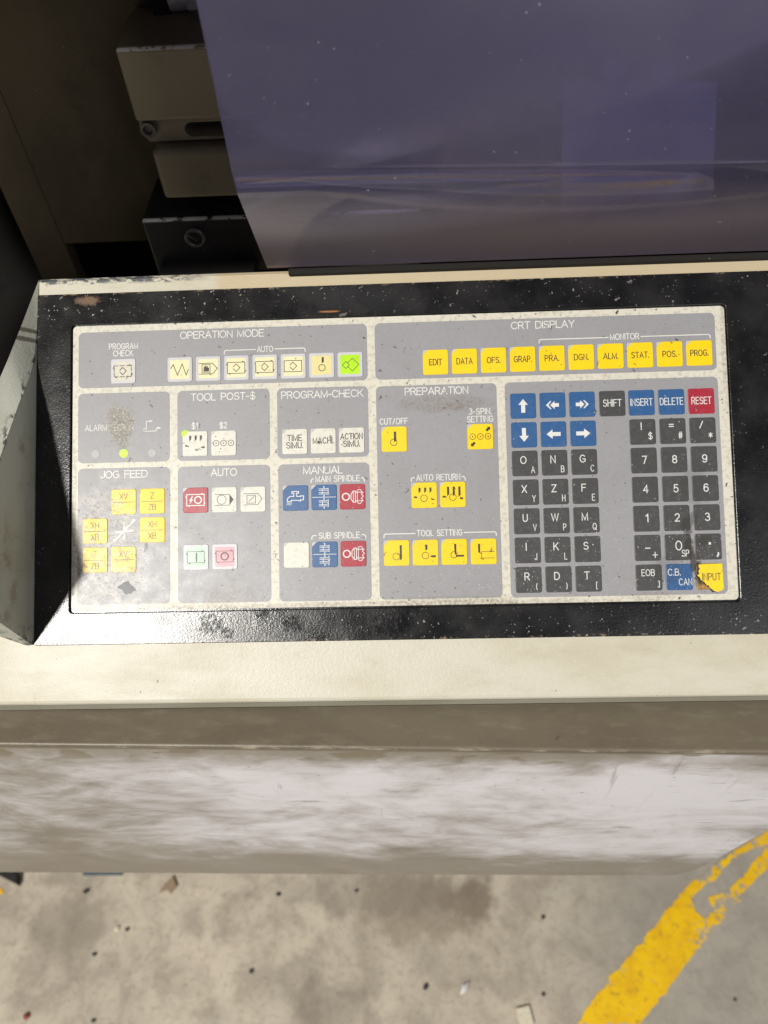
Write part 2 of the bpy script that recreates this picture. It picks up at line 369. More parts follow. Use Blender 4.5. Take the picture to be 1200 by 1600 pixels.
q = t.new('ShaderNodeSeparateXYZ', {0: v})
far = t.mt('MULTIPLY', t.ramp(q.outputs[0], 380, 480), .075)
yel = t.mix(t.ramp(t.noise(v, .03, 4), .4, .65), (.92, .57, .006), (.82, .47, .010))
yel = t.mix(t.mt('MULTIPLY', t.ramp(t.noise(t.map(v, (1, 1, 1), .6), .07, 6, .8), .52, .64), .6), yel, (.40, .23, .03))
c = t.mix(t.ramp(t.mt('ADD', wear, far), .575, .625), yel, c)
M['stripe'] = t.done(c, .5, nm, .35)

def simple(name, col, rough=.5, metal=0.0, var=.35, sc=.08):
    t = NT(name); v = t.wco(); n = t.noise(v, sc, 4, .6)
    c = t.mix(t.mt('MULTIPLY', t.ramp(n, .35, .7), var), col, tuple(x * .4 for x in col))
    return t.done(c, rough, t.bump(t.noise(v, sc * 6, 3), .0003, .4), .4, metal)
M['bluepl'] = simple('blue_plastic', (.045, .085, .12)); M['crumb_dark'] = simple('dark_grit', (.035, .033, .036), sc=.5)
M['crumb_pale'] = simple('pale_chip', (.74, .68, .52), sc=.3); M['crumb_white'] = simple('white_chip', (.80, .79, .77), .35, sc=.3)
M['wood'] = simple('wood_splinter', (.34, .24, .16), sc=.3); M['crumb_red'] = simple('red_grit', (.30, .07, .05), sc=.3)

def guard_mat():
    t = NT('tinted_acrylic'); v = t.co(); t.n.remove(t.b)
    vw = t.wco()
    n1 = t.noise(vw, .010, 4, .55); n2 = t.noise(t.map(vw, (.012, .012, .015)), 1, 5, .6)
    tint = t.mix(t.ramp(n1, .3, .7), (.62, .60, .82), (.58, .56, .78))
    tr = t.new('ShaderNodeBsdfTransparent', {'Color': tint})
    haze = t.mix(t.ramp(n2, .35, .7), (.112, .104, .182), (.135, .125, .192))
    q = t.new('ShaderNodeSeparateXYZ', {0: v})
    brown = t.ramp(t.mt('ADD', q.outputs[2], t.mt('MULTIPLY', t.noise(v, .03, 4), 16)), 100, 45)
    haze = t.mix(t.mt('MULTIPLY', brown, .85), haze, (.35, .315, .36))  # lower fold painted paler to make up for grazing lamp light
    rim = t.ramp(q.outputs[2], 9, 3)
    haze = t.mix(t.mt('MULTIPLY', rim, .7), haze, (.75, .62, .44))  # lit bottom edge of the sheet painted in as a pale rim
    sp = t.specks(vw, 4.5, .14, .35, .4, .6); sp2 = t.specks(t.map(vw, loc=(3, 8, 1)), 8, .13, .40, .9, .5)
    sc = t.specks(t.map(vw, (1, 1, .5), loc=(11, 2, 3)), 15, .09, .4, -.5, .12)
    dirt = t.mt('ADD', t.mt('ADD', t.mt('MULTIPLY', sp, .5), t.mt('MULTIPLY', sp2, .75)), t.mt('MULTIPLY', sc, .6), clamp=True)
    haze = t.mix(t.mt('MULTIPLY', dirt, .8), haze, (.50, .49, .52))
    df = t.new('ShaderNodeBsdfDiffuse', {'Color': haze})
    cov = t.mt('ADD', t.mt('MULTIPLY_ADD', n2, .10, .22), t.mt('MULTIPLY', dirt, .4), clamp=True)
    cov = t.mt('ADD', cov, t.mt('MULTIPLY', brown, .45), clamp=True)
    m1 = t.new('ShaderNodeMixShader', {0: cov, 1: tr.outputs[0], 2: df.outputs[0]})
    gl = t.new('ShaderNodeBsdfGlossy', {'Color': (1, 1, 1), 'Roughness': t.mt('ADD', t.mt('MULTIPLY_ADD', t.ramp(q.outputs[2], 98, 122), .26, .06), t.mt('MULTIPLY', brown, .18))})
    fr = t.new('ShaderNodeFresnel', {'IOR': 1.45})
    m2 = t.new('ShaderNodeMixShader', {0: t.mt('MULTIPLY', fr.outputs[0], t.mt('MULTIPLY_ADD', brown, -.52, .60)), 1: m1.outputs[0], 2: gl.outputs[0]})
    t.put(t.out.inputs['Surface'], m2.outputs[0])
    return t.m
M['guard'] = guard_mat()
M['guard_edge'] = simple('frosted_acrylic_edge', (.34, .32, .40), .5, var=.3)
M['inner_plate'] = olive_mat('inner_plate_paint', (.58, .55, .50), (.50, .47, .43), .5)
M['blocker'] = olive_mat('blocker_paint', (.55, .51, .40), (.48, .43, .33), .45)

# ------------------------------------------------------------------ floor
bm = bmesh.new(); bmesh.ops.create_grid(bm, x_segments=8, y_segments=8, size=4.0)
tag(obj('floor', bm, M['concrete'], loc=(0, 0, 0)), kind='structure', label="stained bare concrete workshop floor")
def ragged(pts, step=.006, amp=.0022, closed=True):
    out = []
    for i, p in enumerate(pts if closed else pts[:-1]):
        q = pts[(i + 1) % len(pts)]; L = math.hypot(q[0] - p[0], q[1] - p[1]); n = max(1, int(L / step))
        for k in range(n):
            f = k / n; out.append((p[0] + (q[0] - p[0]) * f + rnd.uniform(-amp, amp), p[1] + (q[1] - p[1]) * f + rnd.uniform(-amp, amp)))
    return out
stripe = [(0.232, -0.2111), (0.2485, -0.1952), (0.2884, -0.1543), (0.3455, -0.1073), (0.3943, -0.0627), (0.4441, -0.0209), (0.4921, 0.0078), (0.5289, 0.0299), (0.5896, 0.0599), (0.6502, 0.0854), (0.6444, 0.0672), (0.5832, 0.0381), (0.5493, 0.0283), (0.5172, 0.0151), (0.4837, -0.0153), (0.4576, -0.028), (0.4396, -0.0444), (0.4402, -0.0628), (0.4522, -0.071), (0.4714, -0.0638), (0.4652, -0.0426), (0.4998, -0.0315), (0.5279, -0.0117), (0.5551, 0.0124), (0.5822, 0.0346), (0.6392, 0.0672), (0.6303, 0.0393), (0.5728, 0.0026), (0.5284, -0.0283), (0.5126, -0.0455), (0.4811, -0.0742), (0.4568, -0.092), (0.407, -0.1375), (0.342, -0.197), (0.3252, -0.2109)]
bm = bmesh.new(); prism(bm, ragged(stripe), .0004, .0012)
tag(obj('floor_marking', bm, M['stripe']), kind='structure', label="worn yellow safety line painted on the concrete")
bm = bmesh.new(); prism(bm, ragged([(-.82, -.06), (-.71, -.018), (-.683, -.030), (-.82, -.115)]), .0004, .0012)
tag(obj('floor_marking', bm, M['stripe']), kind='structure', label="worn yellow safety line painted on the concrete")

# ------------------------------------------------------------------ console housing
HOUSE = empty("console_housing", O, (T, 0, 0))
tag(HOUSE, "cream painted sloping console housing with chipped rim around the black panel frame", "console")
ct, st = math.cos(T), math.sin(T)
def dn(v, n, h): return (v - st * h, n - ct * h)          # straight down by h
prof = [(.1196, -.060), (.1204, -.0050), (.1198, -.0025), (.1178, -.0012), (-.1425, -.0010), (-.1440, -.0014), (-.1451, -.0024), (-.1457, -.0040)]
a = dn(-.1457, -.0040, .0060); prof += [a, (a[0] + .006 * ct, a[1] - .006 * st), dn(-.1300, -.010, .03), dn(.02, -.02, .05)]
def extrude_u(bm, prof, u0, u1, nseg=1):
    rows = []
    for k in range(nseg + 1):
        u = u0 + (u1 - u0) * k / nseg; rows.append([bm.verts.new((u, p[0], p[1])) for p in prof])
    for k in range(nseg):
        for i in range(len(prof)):
            j = (i + 1) % len(prof); bm.faces.new((rows[k][i], rows[k][j], rows[k + 1][j], rows[k + 1][i]))
    bm.faces.new(rows[0]); bm.faces.new(rows[-1][::-1])
bm = bmesh.new(); extrude_u(bm, prof, -.2224, .34)
obj('casing', bm, M['cream'], HOUSE)
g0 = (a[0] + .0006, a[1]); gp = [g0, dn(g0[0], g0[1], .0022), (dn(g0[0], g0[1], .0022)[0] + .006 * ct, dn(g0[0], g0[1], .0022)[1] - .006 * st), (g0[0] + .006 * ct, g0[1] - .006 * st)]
bm = bmesh.new(); extrude_u(bm, gp, -.36, .34); obj('lip_shadow_strip', bm, M['gap_shade'], HOUSE)  # dark strip painting the shadow line of the gap under the lip
# front ledge running on to the left of the cheek
bm = bmesh.new()
p2 = [(-.098, -.0025), (-.1425, -.0012), (-.1440, -.0016), (-.1451, -.0026), (-.1457, -.0042), a, (a[0] + .006 * ct, a[1] - .006 * st), dn(-.100, -.004, .02)]
extrude_u(bm, p2, -.36, -.2226)
obj('ledge', bm, M['cream'], HOUSE)
# cheek on the left: a folded plate that rises towards the operator
inner = [(-.2226, .1092, -.0006), (-.2228, .0650, .0044), (-.2228, .0302, .0244), (-.2228, -.0005, .0421), (-.2228, -.0400, .0648), (-.2228, -.0690, .0815), (-.2228, -.0730, .0800), (-.2228, -.0922, .0389), (-.2228, -.1060, .0075), (-.2228, -.1084, .0020)]
outer = [(-.2228, .1196, -.0015), (-.2290, .0860, .0085), (-.2345, .0590, .0165), (-.2390, .0290, .0300), (-.2435, -.0100, .0520), (-.2460, -.0620, .0800), (-.2462, -.0745, .0778), (-.2440, -.0925, .0385), (-.2300, -.1065, .0060), (-.2270, -.1090, .0005)]
def dense(pts, k0, k1, n_):
    out = []
    for i in range(len(pts) - 1):
        if not (k0 <= i < k1): out.append(pts[i]); continue
        p0, p1, p2, p3 = (Vector(pts[max(k0, min(k1, j))]) for j in (i - 1, i, i + 1, i + 2))
        for k in range(n_):
            f = k / n_; out.append(tuple(.5 * (2 * p1 + (p2 - p0) * f + (2 * p0 - 5 * p1 + 4 * p2 - p3) * f * f + (3 * p1 - p0 - 3 * p2 + p3) * f ** 3)))
    return out + [pts[-1]]
inner = dense(inner, 0, 5, 6); outer = dense(outer, 0, 5, 6); nn_ = len(inner); ap = 30
bm = bmesh.new()
vi = [bm.verts.new(p) for p in inner]; vb = [bm.verts.new((-.2228, p[1], -.03)) for p in inner]
vo = [bm.verts.new(p) for p in outer]; vob = [bm.verts.new((p[0] - .003, p[1], -.05)) for p in outer]
for k in range(nn_ - 1):
    bm.faces.new((vi[k], vi[k + 1], vb[k + 1], vb[k]))
    bm.faces.new((vi[k], vo[k], vo[k + 1], vi[k + 1]))
    bm.faces.new((vo[k], vob[k], vob[k + 1], vo[k + 1]))
svi, svo = set(vi), set(vo)
es = [e for e in bm.edges if (e.verts[0] in svi and e.verts[1] in svi) or (e.verts[0] in svo and e.verts[1] in svo)]
bmesh.ops.bevel(bm, geom=es, offset=.0009, segments=2, profile=.5, affect='EDGES', clamp_overlap=True)
ck = obj('side_cheek', bm, M['cheek'], HOUSE, "grey green raised side cheek with paint chipped along its crease", smooth=True)
ck.data.set_sharp_from_angle(angle=R(24))

# ------------------------------------------------------------------ black frame, overlay
bm = bmesh.new()
out = rrect(.2223 + .262, .2176, .0012, (.262 - .2223) / 2, -.0002, 3); inn = rrect(.4016, .1786, .0022, 0, -.0006, 3)
vo1 = [bm.verts.new((x, y, .0012)) for x, y in out]; vi1 = [bm.verts.new((x, y, .0012)) for x, y in inn]
vo0 = [bm.verts.new((x, y, -.0030)) for x, y in out]; vi0 = [bm.verts.new((x, y, -.0008)) for x, y in inn]
n = len(out)
top_es = []
for i in range(n):
    j = (i + 1) % n
    bm.faces.new((vo1[i], vo1[j], vi1[j], vi1[i])); bm.faces.new((vo0[i], vo0[j], vo1[j], vo1[i])); bm.faces.new((vi1[i], vi1[j], vi0[j], vi0[i]))
bm.faces.new(vi0)
bm.edges.ensure_lookup_table()
so, si = set(vo1), set(vi1)
es = [e for e in bm.edges if (e.verts[0] in so and e.verts[1] in so) or (e.verts[0] in si and e.verts[1] in si)]
bmesh.ops.bevel(bm, geom=es, offset=.0004, segments=2, profile=.5, affect='EDGES')
obj('black_frame', bm, M['black'], PANEL)
bm = bmesh.new(); prism(bm, rrect(.4000, .1768, .0022, .0001, -.0003, 5), -.0006, 0, .0002)
obj('overlay', bm, M['beige'], PANEL)

def field(u0, u1, v0, v1):
    bm = bmesh.new(); prism(bm, rrect((u1 - u0) * mm, (v1 - v0) * mm, .0032, (u0 + u1) / 2 * mm, (v0 + v1) / 2 * mm, 6), .00002, .00014)
    return obj('section_field', bm, M['field'], PANEL)

# ------------------------------------------------------------------ stroke lettering
def arc(cx, cy, rx, ry, a0, a1, n=9):
    return [(cx + rx * math.cos(R(a0 + (a1 - a0) * k / n)), cy + ry * math.sin(R(a0 + (a1 - a0) * k / n))) for k in range(n + 1)]
G = {
 'A': (.72, [[(0, 0), (.36, 1), (.72, 0)], [(.12, .33), (.60, .33)]]),
 'B': (.62, [[(.36, .53), (0, .53), (0, 1), (.36, 1)] + arc(.36, .765, .22, .235, 90, -90), [(0, .53), (0, 0), (.36, 0)] + arc(.36, .265, .26, .265, -90, 90)]),
 'C': (.70, [arc(.37, .5, .37, .5, 42, 318, 18)]),
 'D': (.68, [[(0, 0), (0, 1), (.28, 1)] + arc(.28, .5, .40, .5, 90, -90, 14)[1:] + [(0, 0)]]),
 'E': (.56, [[(.56, 1), (0, 1), (0, 0), (.56, 0)], [(0, .53), (.50, .53)]]),
 'F': (.54, [[(.54, 1), (0, 1), (0, 0)], [(0, .52), (.48, .52)]]),
 'G': (.74, [arc(.37, .5, .37, .5, 42, 300, 16) + [(.72, .16), (.72, .46), (.40, .46)]]),
 'H': (.62, [[(0, 0), (0, 1)], [(.62, 0), (.62, 1)], [(0, .52), (.62, .52)]]),
 'I': (.0, [[(0, 0), (0, 1)]]),
 'J': (.44, [[(.44, 1), (.44, .24)] + arc(.22, .24, .22, .24, 0, -180)]),
 'K': (.62, [[(0, 0), (0, 1)], [(.60, 1), (0, .38)], [(.22, .60), (.64, 0)]]),
 'L': (.50, [[(0, 1), (0, 0), (.50, 0)]]),
 'M': (.76, [[(0, 0), (0, 1), (.38, .06), (.76, 1), (.76, 0)]]),
 'N': (.62, [[(0, 0), (0, 1), (.62, 0), (.62, 1)]]),
 'O': (.78, [arc(.39, .5, .39, .5, 90, 450, 26)[:-1] + ['c']]),
 'P': (.58, [[(0, 0), (0, 1), (.32, 1)] + arc(.32, .73, .26, .27, 90, -90) + [(0, .46)]]),
 'Q': (.78, [arc(.39, .5, .39, .5, 90, 450, 26)[:-1] + ['c'], [(.48, .24), (.80, -.06)]]),
 'R': (.62, [[(0, 0), (0, 1), (.34, 1)] + arc(.34, .74, .25, .26, 90, -90) + [(0, .48)], [(.34, .48), (.62, 0)]]),
 'S': (.60, [arc(.30, .745, .27, .255, 25, 235, 12) + arc(.30, .265, .30, .265, 62, -155, 14)]),
 'T': (.62, [[(0, 1), (.62, 1)], [(.31, 1), (.31, 0)]]),
 'U': (.60, [[(0, 1), (0, .30)] + arc(.30, .30, .30, .30, 180, 360, 12) + [(.60, 1)]]),
 'V': (.66, [[(0, 1), (.33, 0), (.66, 1)]]),
 'W': (.96, [[(0, 1), (.24, 0), (.48, 1), (.72, 0), (.96, 1)]]),
 'X': (.64, [[(0, 0), (.64, 1)], [(0, 1), (.64, 0)]]),
 'Y': (.64, [[(0, 1), (.32, .45), (.64, 1)], [(.32, .45), (.32, 0)]]),
 'Z': (.60, [[(0, 1), (.60, 1), (0, 0), (.60, 0)]]),
 '0': (.56, [arc(.28, .5, .28, .5, 90, 450, 24)[:-1] + ['c']]),
 '1': (.24, [[(0, .78), (.24, 1), (.24, 0)]]),
 '2': (.56, [arc(.28, .72, .27, .28, 165, -30, 12) + [(0, 0), (.56, 0)]]),
 '3': (.56, [arc(.27, .75, .24, .25, 155, -80, 12), arc(.27, .27, .29, .27, 88, -155, 14)]),
 '4': (.58, [[(.44, 0), (.44, 1), (0, .30), (.58, .30)]]),
 '5': (.56, [[(.50, 1), (.10, 1), (.04, .50)] + arc(.27, .32, .28, .32, 120, -150, 14)]),
 '6': (.56, [arc(.28, .31, .28, .31, 90, 450, 18)[:-1] + ['c'], [(.01, .40)] + arc(.30, .62, .29, .38, 180, 40, 9)]),
 '7': (.54, [[(0, 1), (.54, 1), (.20, 0)]]),
 '8': (.56, [arc(.28, .755, .235, .245, 90, 450, 18)[:-1] + ['c'], arc(.28, .26, .28, .26, 90, 450, 20)[:-1] + ['c']]),
 '9': (.56, [arc(.28, .69, .28, .31, 90, 450, 18)[:-1] + ['c'], [(.55, .60)] + arc(.26, .38, .29, .38, 0, -140, 9)]),
 '.': (.04, [[(0, 0), (0, .09)]]), ',': (.10, [[(.08, .10), (.08, 0), (0, -.16)]]),
 '-': (.34, [[(0, .42), (.34, .42)]]), '/': (.42, [[(0, 0), (.42, 1)]]),
 '(': (.20, [arc(.40, .45, .38, .62, 128, 232, 8)]), ')': (.20, [arc(-.20, .45, .38, .62, 52, -52, 8)]),
 '[': (.20, [[(.20, 1), (0, 1), (0, -.1), (.20, -.1)]]), ']': (.20, [[(0, 1), (.20, 1), (.20, -.1), (0, -.1)]]),
 '=': (.56, [[(0, .66), (.56, .66)], [(0, .34), (.56, .34)]]), '#': (.56, [[(.12, 0), (.20, 1)], [(.36, 0), (.44, 1)], [(0, .66), (.56, .66)], [(0, .32), (.56, .32)]]),
 '!': (.04, [[(.02, 1), (.02, .30)], [(.02, .10), (.02, 0)]]), '*': (.56, [[(.28, .02), (.28, .78)], [(.0, .20), (.56, .60)], [(.0, .60), (.56, .20)]]),
 '+': (.56, [[(.28, .1), (.28, .78)], [(0, .44), (.56, .44)]]), '_': (.56, [[(0, .45), (.56, .45)]]),
 '$': (.60, [arc(.30, .745, .27, .255, 25, 235, 12) + arc(.30, .265, .30, .265, 62, -155, 14), [(.30, -.12), (.30, 1.12)]]),
}
class Ink:
    """collects flat printed strokes and shapes (millimetres)"""
    def __init__(s, z=0.0): s.bm = bmesh.new(); s.z = z; s.k = 0
    def zz(s): s.k += 1; return (s.z + .006 * (s.k % 40)) * mm
    def S(s, pts, w=.45, closed=False):
        pts = list(pts)
        if pts and pts[-1] == 'c': closed = True; pts = pts[:-1]
        q = [Vector(p) for p in pts]; d = [q[0]]
        for p in q[1:]:
            if (p - d[-1]).length > 1e-4: d.append(p)
        q = d; n = len(q); z = s.zz(); L, Rr = [], []
        if n < 2: return
        for i in range(n):
            a = q[i] - q[i - 1] if (i > 0 or closed) else q[1] - q[0]
            b = q[(i + 1) % n] - q[i] if (i < n - 1 or closed) else q[i] - q[i - 1]
            a = a.normalized(); b = b.normalized(); t_ = a + b
            t_ = t_.normalized() if t_.length > .15 else a
            nr = Vector((-t_.y, t_.x)); k = 1 / max(.42, nr.dot(Vector((-a.y, a.x))))
            e = Vector((0, 0))
            if not closed and i == 0: e = -a * w * .45
            if not closed and i == n - 1: e = b * w * .45
            L.append(s.bm.verts.new(((q[i] + e + nr * w / 2 * k) * mm).to_3d() + Vector((0, 0, z))))
            Rr.append(s.bm.verts.new(((q[i] + e - nr * w / 2 * k) * mm).to_3d() + Vector((0, 0, z))))
        for i in range(n if closed else n - 1):
            j = (i + 1) % n; s.bm.faces.new((Rr[i], Rr[j], L[j], L[i]))
    def P(s, pts):
        z = s.zz(); s.bm.faces.new([s.bm.verts.new((x * mm, y * mm, z)) for x, y in pts])
    def C(s, x, y, r, w=.45): s.S(arc(x, y, r, r, 0, 360, 22)[:-1], w, True)
    def D(s, x, y, r): s.P(arc(x, y, r, r, 0, 360, 16)[:-1])
    def rect(s, x0, y0, x1, y1, w=.4): s.S([(x0, y0), (x1, y0), (x1, y1), (x0, y1)], w, True)
    def text(s, txt, x, y, h, w=None, sw=.45, gap=.20, wide=1.0, align='c'):
        adv, pos = 0, []
        for ch in txt:
            if ch == ' ': adv += .55; continue
            gw = G[ch][0]; pos.append((ch, adv)); adv += gw + gap
        nat = adv - gap
        sx = (w / nat) if w else h * wide
        tw = nat * sx
        x0 = x - tw / 2 if align == 'c' else x
        for ch, a_ in pos:
            for stx in G[ch][1]:
                pts = [p if p == 'c' else (x0 + (a_ + p[0]) * sx, y - h / 2 + p[1] * h) for p in stx]
                s.S(pts, sw)
    def build(s, name, mat, parent, label=None):
        bmesh.ops.recalc_face_normals(s.bm, faces=s.bm.faces)
        for f in s.bm.faces:
            if f.normal.z < 0: f.normal_flip()
        me = bpy.data.meshes.new(name); s.bm.to_mesh(me); s.bm.free(); me.materials.append(mat)
        return link(name, me, parent, label)
def title(f, txt, x, y, w, h=4.2, sw=.54):
    k = Ink(.16); k.text(txt, x, y, h, w, sw, gap=.16); k.build('title', M['print_white'], f)
def caption(f, lines, sw=.46):
    for txt, x, y, w in lines:
        k = Ink(.16); k.text(txt, x, y, 3.45, w, sw, gap=.24); k.build('caption', M['print_white'], f)
def bracket(f, u0, u1, y, drop, gap=None, sw=.55):
    k = Ink(.16)
    segs = [(u0, u1)] if gap is None else [(u0, gap[0]), (gap[1], u1)]
    if gap is None: k.S([(u0, y - drop), (u0, y - .6), (u0 + .6, y), (u1 - .6, y), (u1, y - .6), (u1, y - drop)], sw)
    else:
        k.S([(u0, y - drop), (u0, y - .8), (u0 + .8, y), (gap[0], y)], sw); k.build('bracket_line', M['print_white'], f); k = Ink(.16); k.S([(gap[1], y), (u1 - .8, y), (u1, y - .8), (u1, y - drop)], sw)
    k.build('bracket_line', M['print_white'], f)

F_op = field(-196.3, -16.4, 48.8, 84.0); F_crt = field(-11.6, 194.1, 48.8, 84.0)
F_al = field(-196.3, -139.1, 1.9, 45.4); F_tp = field(-134.2, -77.0, 1.8, 45.4); F_pc = field(-72.3, -16.4, 1.7, 45.2)
F_jog = field(-196.2, -138.9, -84.9, -1.4); F_au = field(-134.0, -77.1, -85.0, -1.7); F_mn = field(-72.1, -16.4, -85.1, -1.8)
F_pr = field(-11.5, 61.8, -85.0, 44.7); F_kp = field(66.8, 194.2, -85.2, 44.8)
title(F_op, 'OPERATION MODE', -106.2, 80.3, 52); title(F_crt, 'CRT DISPLAY', 91.0, 79.9, 38)
title(F_tp, 'TOOL POST-$', -105.8, 41.2, 39.6); title(F_pc, 'PROGRAM-CHECK', -44.5, 40.9, 50)
title(F_mn, 'MANUAL', -44.6, -5.9, 23.8); title(F_jog, 'JOG FEED', -167.4, -5.4, 29); title(F_au, 'AUTO', -105.5, -5.7, 15.8); title(F_pr, 'PREPARATION', 25.4, 41.0, 38.2)
caption(F_op, [('PROGRAM', -168, 74.6, 18), ('CHECK', -168.2, 70.2, 12.2), ('AUTO', -79.4, 70.1, 9.6)])
bracket(F_op, -104.8, -54.6, 70.0, 2.3, (-85.4, -73.2))
caption(F_crt, [('MONITOR', 140.0, 71.0, 17)]); bracket(F_crt, 88.5, 191.0, 70.7, 2.1, (130.2, 149.8))
caption(F_al, [('ALARM', -185.1, 23.8, 13.4), ('ERROR', -167.6, 23.7, 12.2)], .38)
k = Ink(.16); k.S([(-155.5, 22.3), (-153.6, 22.3), (-153.6, 27.0), (-150.6, 27.0)], .4); k.P([(-151.6, 26.5), (-149.4, 27.1), (-151.6, 27.9)])
k.S([(-155.3, 20.9), (-147.4, 20.9), (-147.4, 22.6), (-146.0, 22.6)], .4); k.P([(-146.6, 22.0), (-144.2, 22.7), (-146.6, 23.5)]); k.build('step_symbol', M['print_white'], F_al)
caption(F_tp, [('$1', -123.4, 23.4, 3.7), ('$2', -105.7, 23.3, 4.3)])
caption(F_mn, [('MAIN SPINDLE', -35.8, -11.3, 26.6), ('SUB SPINDLE', -35.4, -45.8, 24.6)])
bracket(F_mn, -52.0, -19.6, -11.2, 2.2, (-50.6, -21.2)); bracket(F_mn, -52.0, -19.4, -45.7, 2.2, (-49.4, -21.6))
caption(F_pr, [('CUT/OFF', -1.0, 22.9, 16.8), ('3-SPIN.', 51.6, 27.6, 13.4), ('SETTING', 51.4, 22.9, 15.5), ('AUTO RETURN', 25.2, -12.0, 26.2), ('TOOL SETTING', 25.2, -45.6, 27)])
bracket(F_pr, 8.9, 41.4, -11.9, 2.3, (10.8, 39.6)); bracket(F_pr, -8.3, 59.1, -45.7, 2.3, (10.4, 40.0))
k = Ink(.16)                                    # worn six-armed jog star
k.S([(-173.5, -46.5), (-161, -33.7)], 1.25); k.S([(-167.5, -45.4), (-167.2, -35.2)], 1.1); k.S([(-172.4, -41.0), (-161.6, -40.2)], 1.1)
k.P([(-162.4, -33.4), (-160.6, -32.9), (-160.9, -34.9)]); k.P([(-173.8, -45.0), (-174.4, -47.2), (-172.0, -46.6)])
k.build('jog_star', M['print_white'], F_jog)
k = Ink(.16); k.S([(-74.9, -56.2), (-73.7, -56.2), (-74.6, -58.6)], .3); k.build('ink_mark', M['print_black'], PANEL)
bm = bmesh.new(); prism(bm, ragged([(-171.5, -74), (-164.8, -70.5), (-159.6, -76.6), (-166, -79.2)], 1.2, .5), .16, .22)
bmesh.ops.scale(bm, vec=(mm, mm, mm), verts=bm.verts)
M['patch'] = simple('bare_grey_patch', (.21, .21, .22), .5, sc=.3); obj('peeled_patch', bm, M['patch'], F_jog, "small grey diamond shaped spot worn through the film")

# ------------------------------------------------------------------ keys
KM = {}
def key_mesh(kind):
    if kind not in KM:
        base, cut = kind
        bm = bmesh.new(); prism(bm, rrect(.0154, .0154, .0013, 0, 0, 4, .0030 if cut else 0), .0001, .00064, .00022)
        KM[kind] = mesh('key', bm, M[base])
    return KM[kind]
bm = bmesh.new(); prism(bm, [(-.0046, .0077), (-.0068, .0077), (-.0074, .0074), (-.0077, .0068), (-.0077, .0046)], .0001, .00058, .0001)
TRI = mesh('indicator_window', bm, M['window'])
bm = bmesh.new(); prism(bm, [(-.0040, .0079), (-.0070, .0082), (-.0081, .0074), (-.0083, .0056), (-.0078, .0044), (-.0066, .0048), (-.0050, .0062)], .0001, .0009, .0002)
TRI_LIT = mesh('indicator_window', bm, M['led'])
def lens_mesh(mat):
    bm = bmesh.new(); prism(bm, rrect(.0120, .0120, .0005, 0, 0, 2), .0005, .00066, .00005); return mesh('lens', bm, mat)
def key(u, v, col, label, cut=False, lit=False):
    o = link('key', key_mesh((col, cut)), PANEL, label, (u * mm, v * mm, 0))
    if cut: link('indicator_window', TRI_LIT if lit else TRI, o, "lit green corner window" if lit else None)
    return o
def legend(o, fn, mat='print_black', z=.66):
    k = Ink(z); fn(k); k.build('legend', M[mat], o)
def words(*rows, h=3.5, sw=.50):
    def f(k):
        for txt, y, w in rows: k.text(txt, 0, y, h, w, sw, gap=.24)
    return f
ARW = lambda x, y, s, d: [(x + s * p[0] * d[0] - s * p[1] * d[1], y + s * p[0] * d[1] + s * p[1] * d[0]) for p in ((0, .5), (-1, .55), (-1, -.1), (0, -.1))]

# operation mode
def loop(k, gaps=0, x0=-5.6, x1=5.2, y0=-3.5, y1=3.4, w=.42, flags=(1, 1, 1, 1)):
    if gaps == 2:
        for a_, b_ in ((x0, -3), (-2.2, 1), (1.8, x1)): k.S([(a_ + .3, y1), (b_ - .2, y1)], w); k.S([(a_ + .3, y0), (b_ - .2, y0)], w)
        for a_, b_ in ((y0, -1), (-.2, 2), (2.6, y1)): k.S([(x0, a_ + .2), (x0, b_)], w); k.S([(x1, a_ + .2), (x1, b_)], w)
    elif gaps == 1: k.S([(x0, y1), (x1, y1), (x1, y0), (x0, y0), (x0, 1.2)], w)
    else: k.rect(x0, y0, x1, y1, w)
    if flags[0]: k.P([(x1 - 1.6, y1), (x1 - 1.6, y1 + .9), (x1 + .2, y1)])
    if flags[1]: k.P([(x1, y0 + 1.8), (x1 + .9, y0 + 1.8), (x1, y0)])
    if flags[2]: k.P([(x0 + 1.8, y0), (x0 + 1.8, y0 - .9), (x0, y0)])
    if flags[3]: k.P([(x0, y1 - 1.8), (x0 - .9, y1 - 1.8), (x0, y1)])
def diamond(k, x, y, r, w=.42, op=True):
    if op: k.S([(x - r * .75, y + r * .25), (x, y + r), (x + r, y), (x, y - r), (x - r * .75, y - r * .25)], w)
    else: k.S([(x - r, y), (x, y + r), (x + r, y), (x, y - r)], w, True)
def ic_check(k): loop(k, 2); diamond(k, -.3, 0, 2.3)
def ic_zig(k): k.S([(-5.6, .8), (-4.1, 3.1), (-1.4, -3.6), (1.5, 3.3), (4.0, -3.6), (5.4, -.2)], .5)
def ic_hand(k):
    k.S([(-5.7, 3.3), (2.6, 3.3), (5.7, 0), (2.8, -3.4), (-5.7, -3.4)], .42); k.rect(-3.8, -2.6, 1.2, 2.5, .4)
    k.P([(-3, -1.9), (.5, -1.9), (.6, .6), (-.1, .6), (-.1, -.3), (-.3, 1.6), (-.9, 1.6), (-1, .2), (-1.2, 1.9), (-1.8, 1.9), (-1.9, .2), (-2.1, 1.4), (-2.7, 1.4), (-2.8, 0)])
def ic_auto1(k): loop(k, 0); diamond(k, -.2, 0, 2.4)
def ic_auto2(k): loop(k, 1); diamond(k, -.2, 0, 2.4)
def ic_auto3(k): loop(k, 0, flags=(0, 0, 0, 0)); diamond(k, -.2, 0, 2.4)
def ic_tool(k): k.P([(.1, 5.0), (1.4, 5.0), (1.4, 2.0), (.1, 1.2)]); k.C(.2, -1.6, 2.0, .42)
